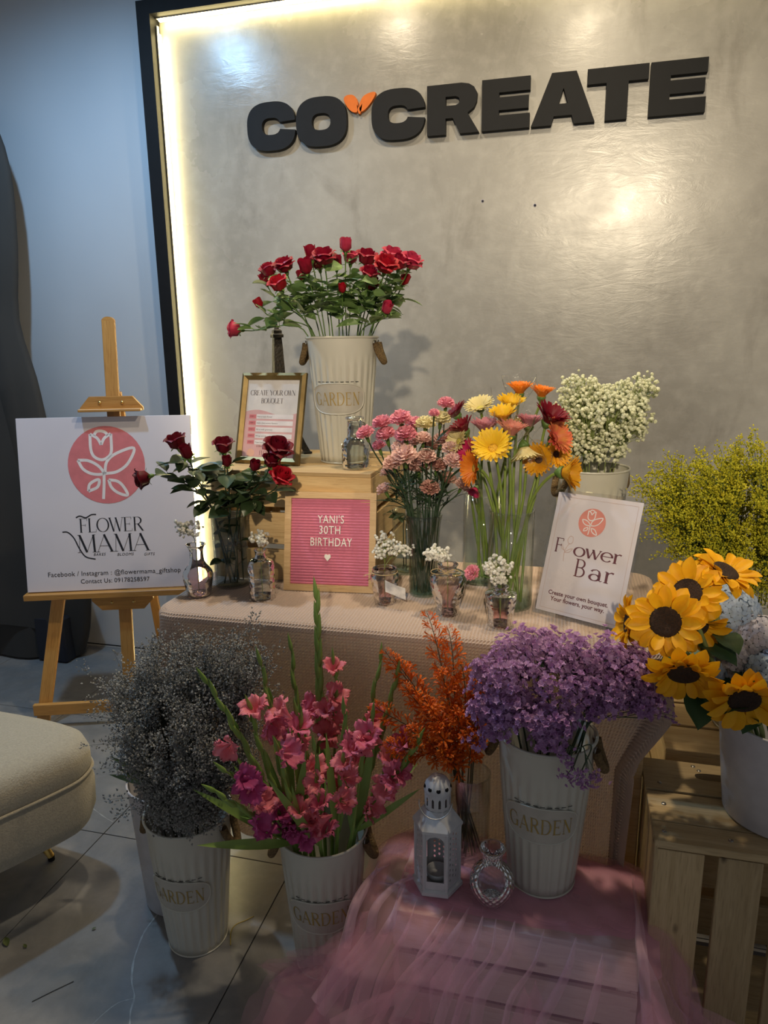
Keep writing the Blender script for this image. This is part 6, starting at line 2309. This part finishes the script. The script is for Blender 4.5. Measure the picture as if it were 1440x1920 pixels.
# dark sword leaves in the plain pail behind
for k, (px, py) in enumerate(((207, 1418), (218, 1440), (203, 1452))):
    p0 = np.array([-0.955, 1.40, .33])
    p1 = at(px, py, y=1.36)
    d = (p1 - p0) / np.linalg.norm(p1 - p0)
    nn = TOCAM(p0)
    nn = nn - d * (nn @ d)
    nn /= np.linalg.norm(nn)
    o = put('sword_leaf', MB().grid(leaf_grid(np.linalg.norm(p1 - p0), .018, .3, .1, 9, 3)), M_LEAF_DK, None, True, TR(p0, np.stack([np.cross(d, nn), d, nn], 1)))
    tag(o, ('uppermost', 'middle', 'lowest')[k] + ' dark green sword leaf sticking out of the plain pail behind the caspia', 'leaf', 'sword leaves in the plain pail')

# purple statice
M_STA = petal_mat('statice_purple', (0.33, 0.14, 0.35), (0.60, 0.38, 0.60), .7, .2)
M_STW = plain('statice_green', (0.045, 0.075, 0.035), .6)
Dc = np.array([-0.012, 1.362])
T = np.concatenate([ell_points(at(1015, 1280, y=1.31), (.150, .12, .088), 120, .5, -.55), ell_points(at(1150, 1262, y=1.34), (.080, .08, .055), 44, .4), ell_points(at(1205, 1290, y=1.36), (.05, .06, .045), 24, .4), ell_points(at(980, 1350, y=1.27), (.10, .06, .05), 44, .6, -.8),
                    np.array([at(a, b, y=1.30) for a, b in ((945, 1210), (985, 1185), (1000, 1190), (1075, 1200), (1090, 1205), (1138, 1200), (905, 1250), (890, 1330), (885, 1390))])])
for k, tt in enumerate(split_points(T, 14)):
    spray('statice', 'bushy purple statice stem packed in the bucket on the tulle', 'statice', 'statice stems in the bucket on the tulle', in_vase(Dc, .035, k, 14, LCZ + .04), rim_toward(Dc, .075, tt.mean(0), LCZ + .36), tt, .0011, M_STA, M_STW, CUP_V, CUP_F, (.0052, .0092), 20, .0098, .14, up=.7, main_r=.0022)
for k, pts_ in enumerate((((1062, 1455), (1075, 1445), (1085, 1470)), ((1108, 1470), (1120, 1462), (1098, 1455)), ((1060, 1400), (1066, 1425), (1052, 1412)))):
    tt = np.array([at(a, b, y=1.235) for a, b in pts_])
    spray('statice', ('drooping statice sprig hanging over the bucket rim, nearest the lantern', 'drooping statice sprig hanging lowest outside the bucket rim', 'short statice sprig flopping just over the bucket rim')[k], 'statice', 'statice stems in the bucket on the tulle', Dc.tolist() + [LCZ + .05], np.array([.03 + .02 * k, 1.272, LCZ + .365]), tt, .0010, M_STA, M_STW, CUP_V, CUP_F, (.004, .006), 12, .007, .12, up=-.4)
spray('statice', 'thin statice sprig drooping towards the sunflowers and the crate', 'statice', 'statice stems in the bucket on the tulle', Dc.tolist() + [LCZ + .05], np.array([.06, 1.36, LCZ + .36]), np.array([at(a, b, y=1.36) for a, b in ((1255, 1330), (1262, 1342), (1272, 1352), (1245, 1322))]), .0009, M_STA, M_STW, CUP_V, CUP_F, (.0035, .0055), 6, .004, .15, up=0)

# goldenrod
M_GOL = petal_mat('goldenrod_yellow', (0.58, 0.50, 0.025), (0.36, 0.37, 0.02), .7, .25)
M_GOT = plain('goldenrod_green', (0.05, 0.09, 0.015), .6)
Gc = np.array([0.46, 1.78])
T = np.concatenate([ell_points(at(1345, 960, y=1.72), (.16, .15, .155), 430, .35), ell_points(at(1425, 930, y=1.74), (.12, .13, .16), 300, .3), ell_points(at(1270, 930, y=1.70), (.11, .09, .10), 130, .4), ell_points(at(1400, 1060, y=1.68), (.13, .1, .09), 160, .4),
                    np.array([at(a, b, y=1.68) for a, b in ((1183, 905), (1190, 925), (1178, 968), (1200, 985), (1172, 1022), (1222, 1050), (1245, 850), (1300, 848), (1345, 832), (1410, 830), (1240, 895), (1215, 1000))])])
for k, tt in enumerate(split_points(T, 14)):
    spray('goldenrod', 'feathery yellow-green goldenrod plume above the sunflowers', 'goldenrod', 'goldenrod stems in the ribbed bucket', in_vase(Gc, .035, k, 14, .50), rim_toward(Gc, .075, tt.mean(0), .825), tt, .0008, M_GOL, M_GOT, BIT_V, BIT_F, (.0034, .0060), 30, .0042, .62, up=.8, droop=.16)

# crocosmia in the clear cylinder
M_CRO = petal_mat('crocosmia_orange', (0.78, 0.19, 0.012), (0.66, 0.10, 0.010), .5, .25)
M_CRT = plain('crocosmia_stem', (0.10, 0.075, 0.03), .6)
cf = MB()
for q in range(6):
    wrap_petal(cf, q * 1.0472, .30, [(.0012, 0, 1), (.0016, .007, 1), (.0045, .013, 1.0), (.0095, .017, .6), (.012, .0165, .15)], 3, 0)
CF_V, CF_F = np.concatenate(cf.v), cf.f
CR = [(801, 1150, 1.38), (838, 1175, 1.38), (738, 1232, 1.36), (722, 1220, 1.36), (824, 1258, 1.34), (863, 1245, 1.36), (759, 1288, 1.33), (890, 1300, 1.36), (767, 1366, 1.30), (727, 1392, 1.30), (826, 1408, 1.30), (699, 1320, 1.33), (886, 1262, 1.36), (795, 1310, 1.30), (850, 1330, 1.32), (872, 1375, 1.30), (812, 1365, 1.29)]
corder = {i: k for k, i in enumerate(sorted(range(len(CR)), key=lambda i: CR[i][0]))}
for i, (px, py, yy) in enumerate(CR):
    tip = at(px, py, y=yy)
    rim = rim_toward(VCRO, .036, tip, LCZ + .21)
    base = in_vase(VCRO, .03, i, len(CR), LCZ + .02)
    L = np.linalg.norm(tip - rim)
    path = np.concatenate([np.linspace(base, rim, 4)[:-1], bez(rim, rim + np.array([0, 0, L * .35]), tip + np.array([.02, 0, -L * .12]), tip, 16)])
    root = thing('crocosmia', 'orange crocosmia stem in the clear vase, %s tip counting from the gladioli' % ordinal(corder[i]), 'crocosmia', base, group='crocosmia in the clear cylinder vase')
    if i == 0:
        root['label'] = 'tallest orange crocosmia stem rising in front of the tabletop edge'
    put('stem', MB().tube(path - base, np.linspace(.0019, .0007, len(path)), 5), M_CRT, root, True)
    pos, Ms = [], []
    n = len(path)
    for q in range(26):
        f = (1 - q / 26 * .60) * (n - 1)
        j = min(int(f), n - 2)
        p = path[j] + (path[j + 1] - path[j]) * (f - j)
        ax = path[j + 1] - path[j]
        ax /= np.linalg.norm(ax)
        sd = np.cross(ax, TOCAM(p)) * (1 if q % 2 else -1) + TOCAM(p) * rng.uniform(-.3, .6) + rng.normal(size=3) * .35
        d = ax * .8 + sd
        s = (.45 + .65 * min(1, q / 9)) * rng.uniform(.95, 1.4)
        pos.append(p + sd * .002)
        Ms.append(frame(d) * s)
    b = put('blossoms', MB().inst(CF_V, CF_F, np.array(Ms), np.array(pos) - base), M_CRO, root, True)
    b['kind'] = 'stuff'
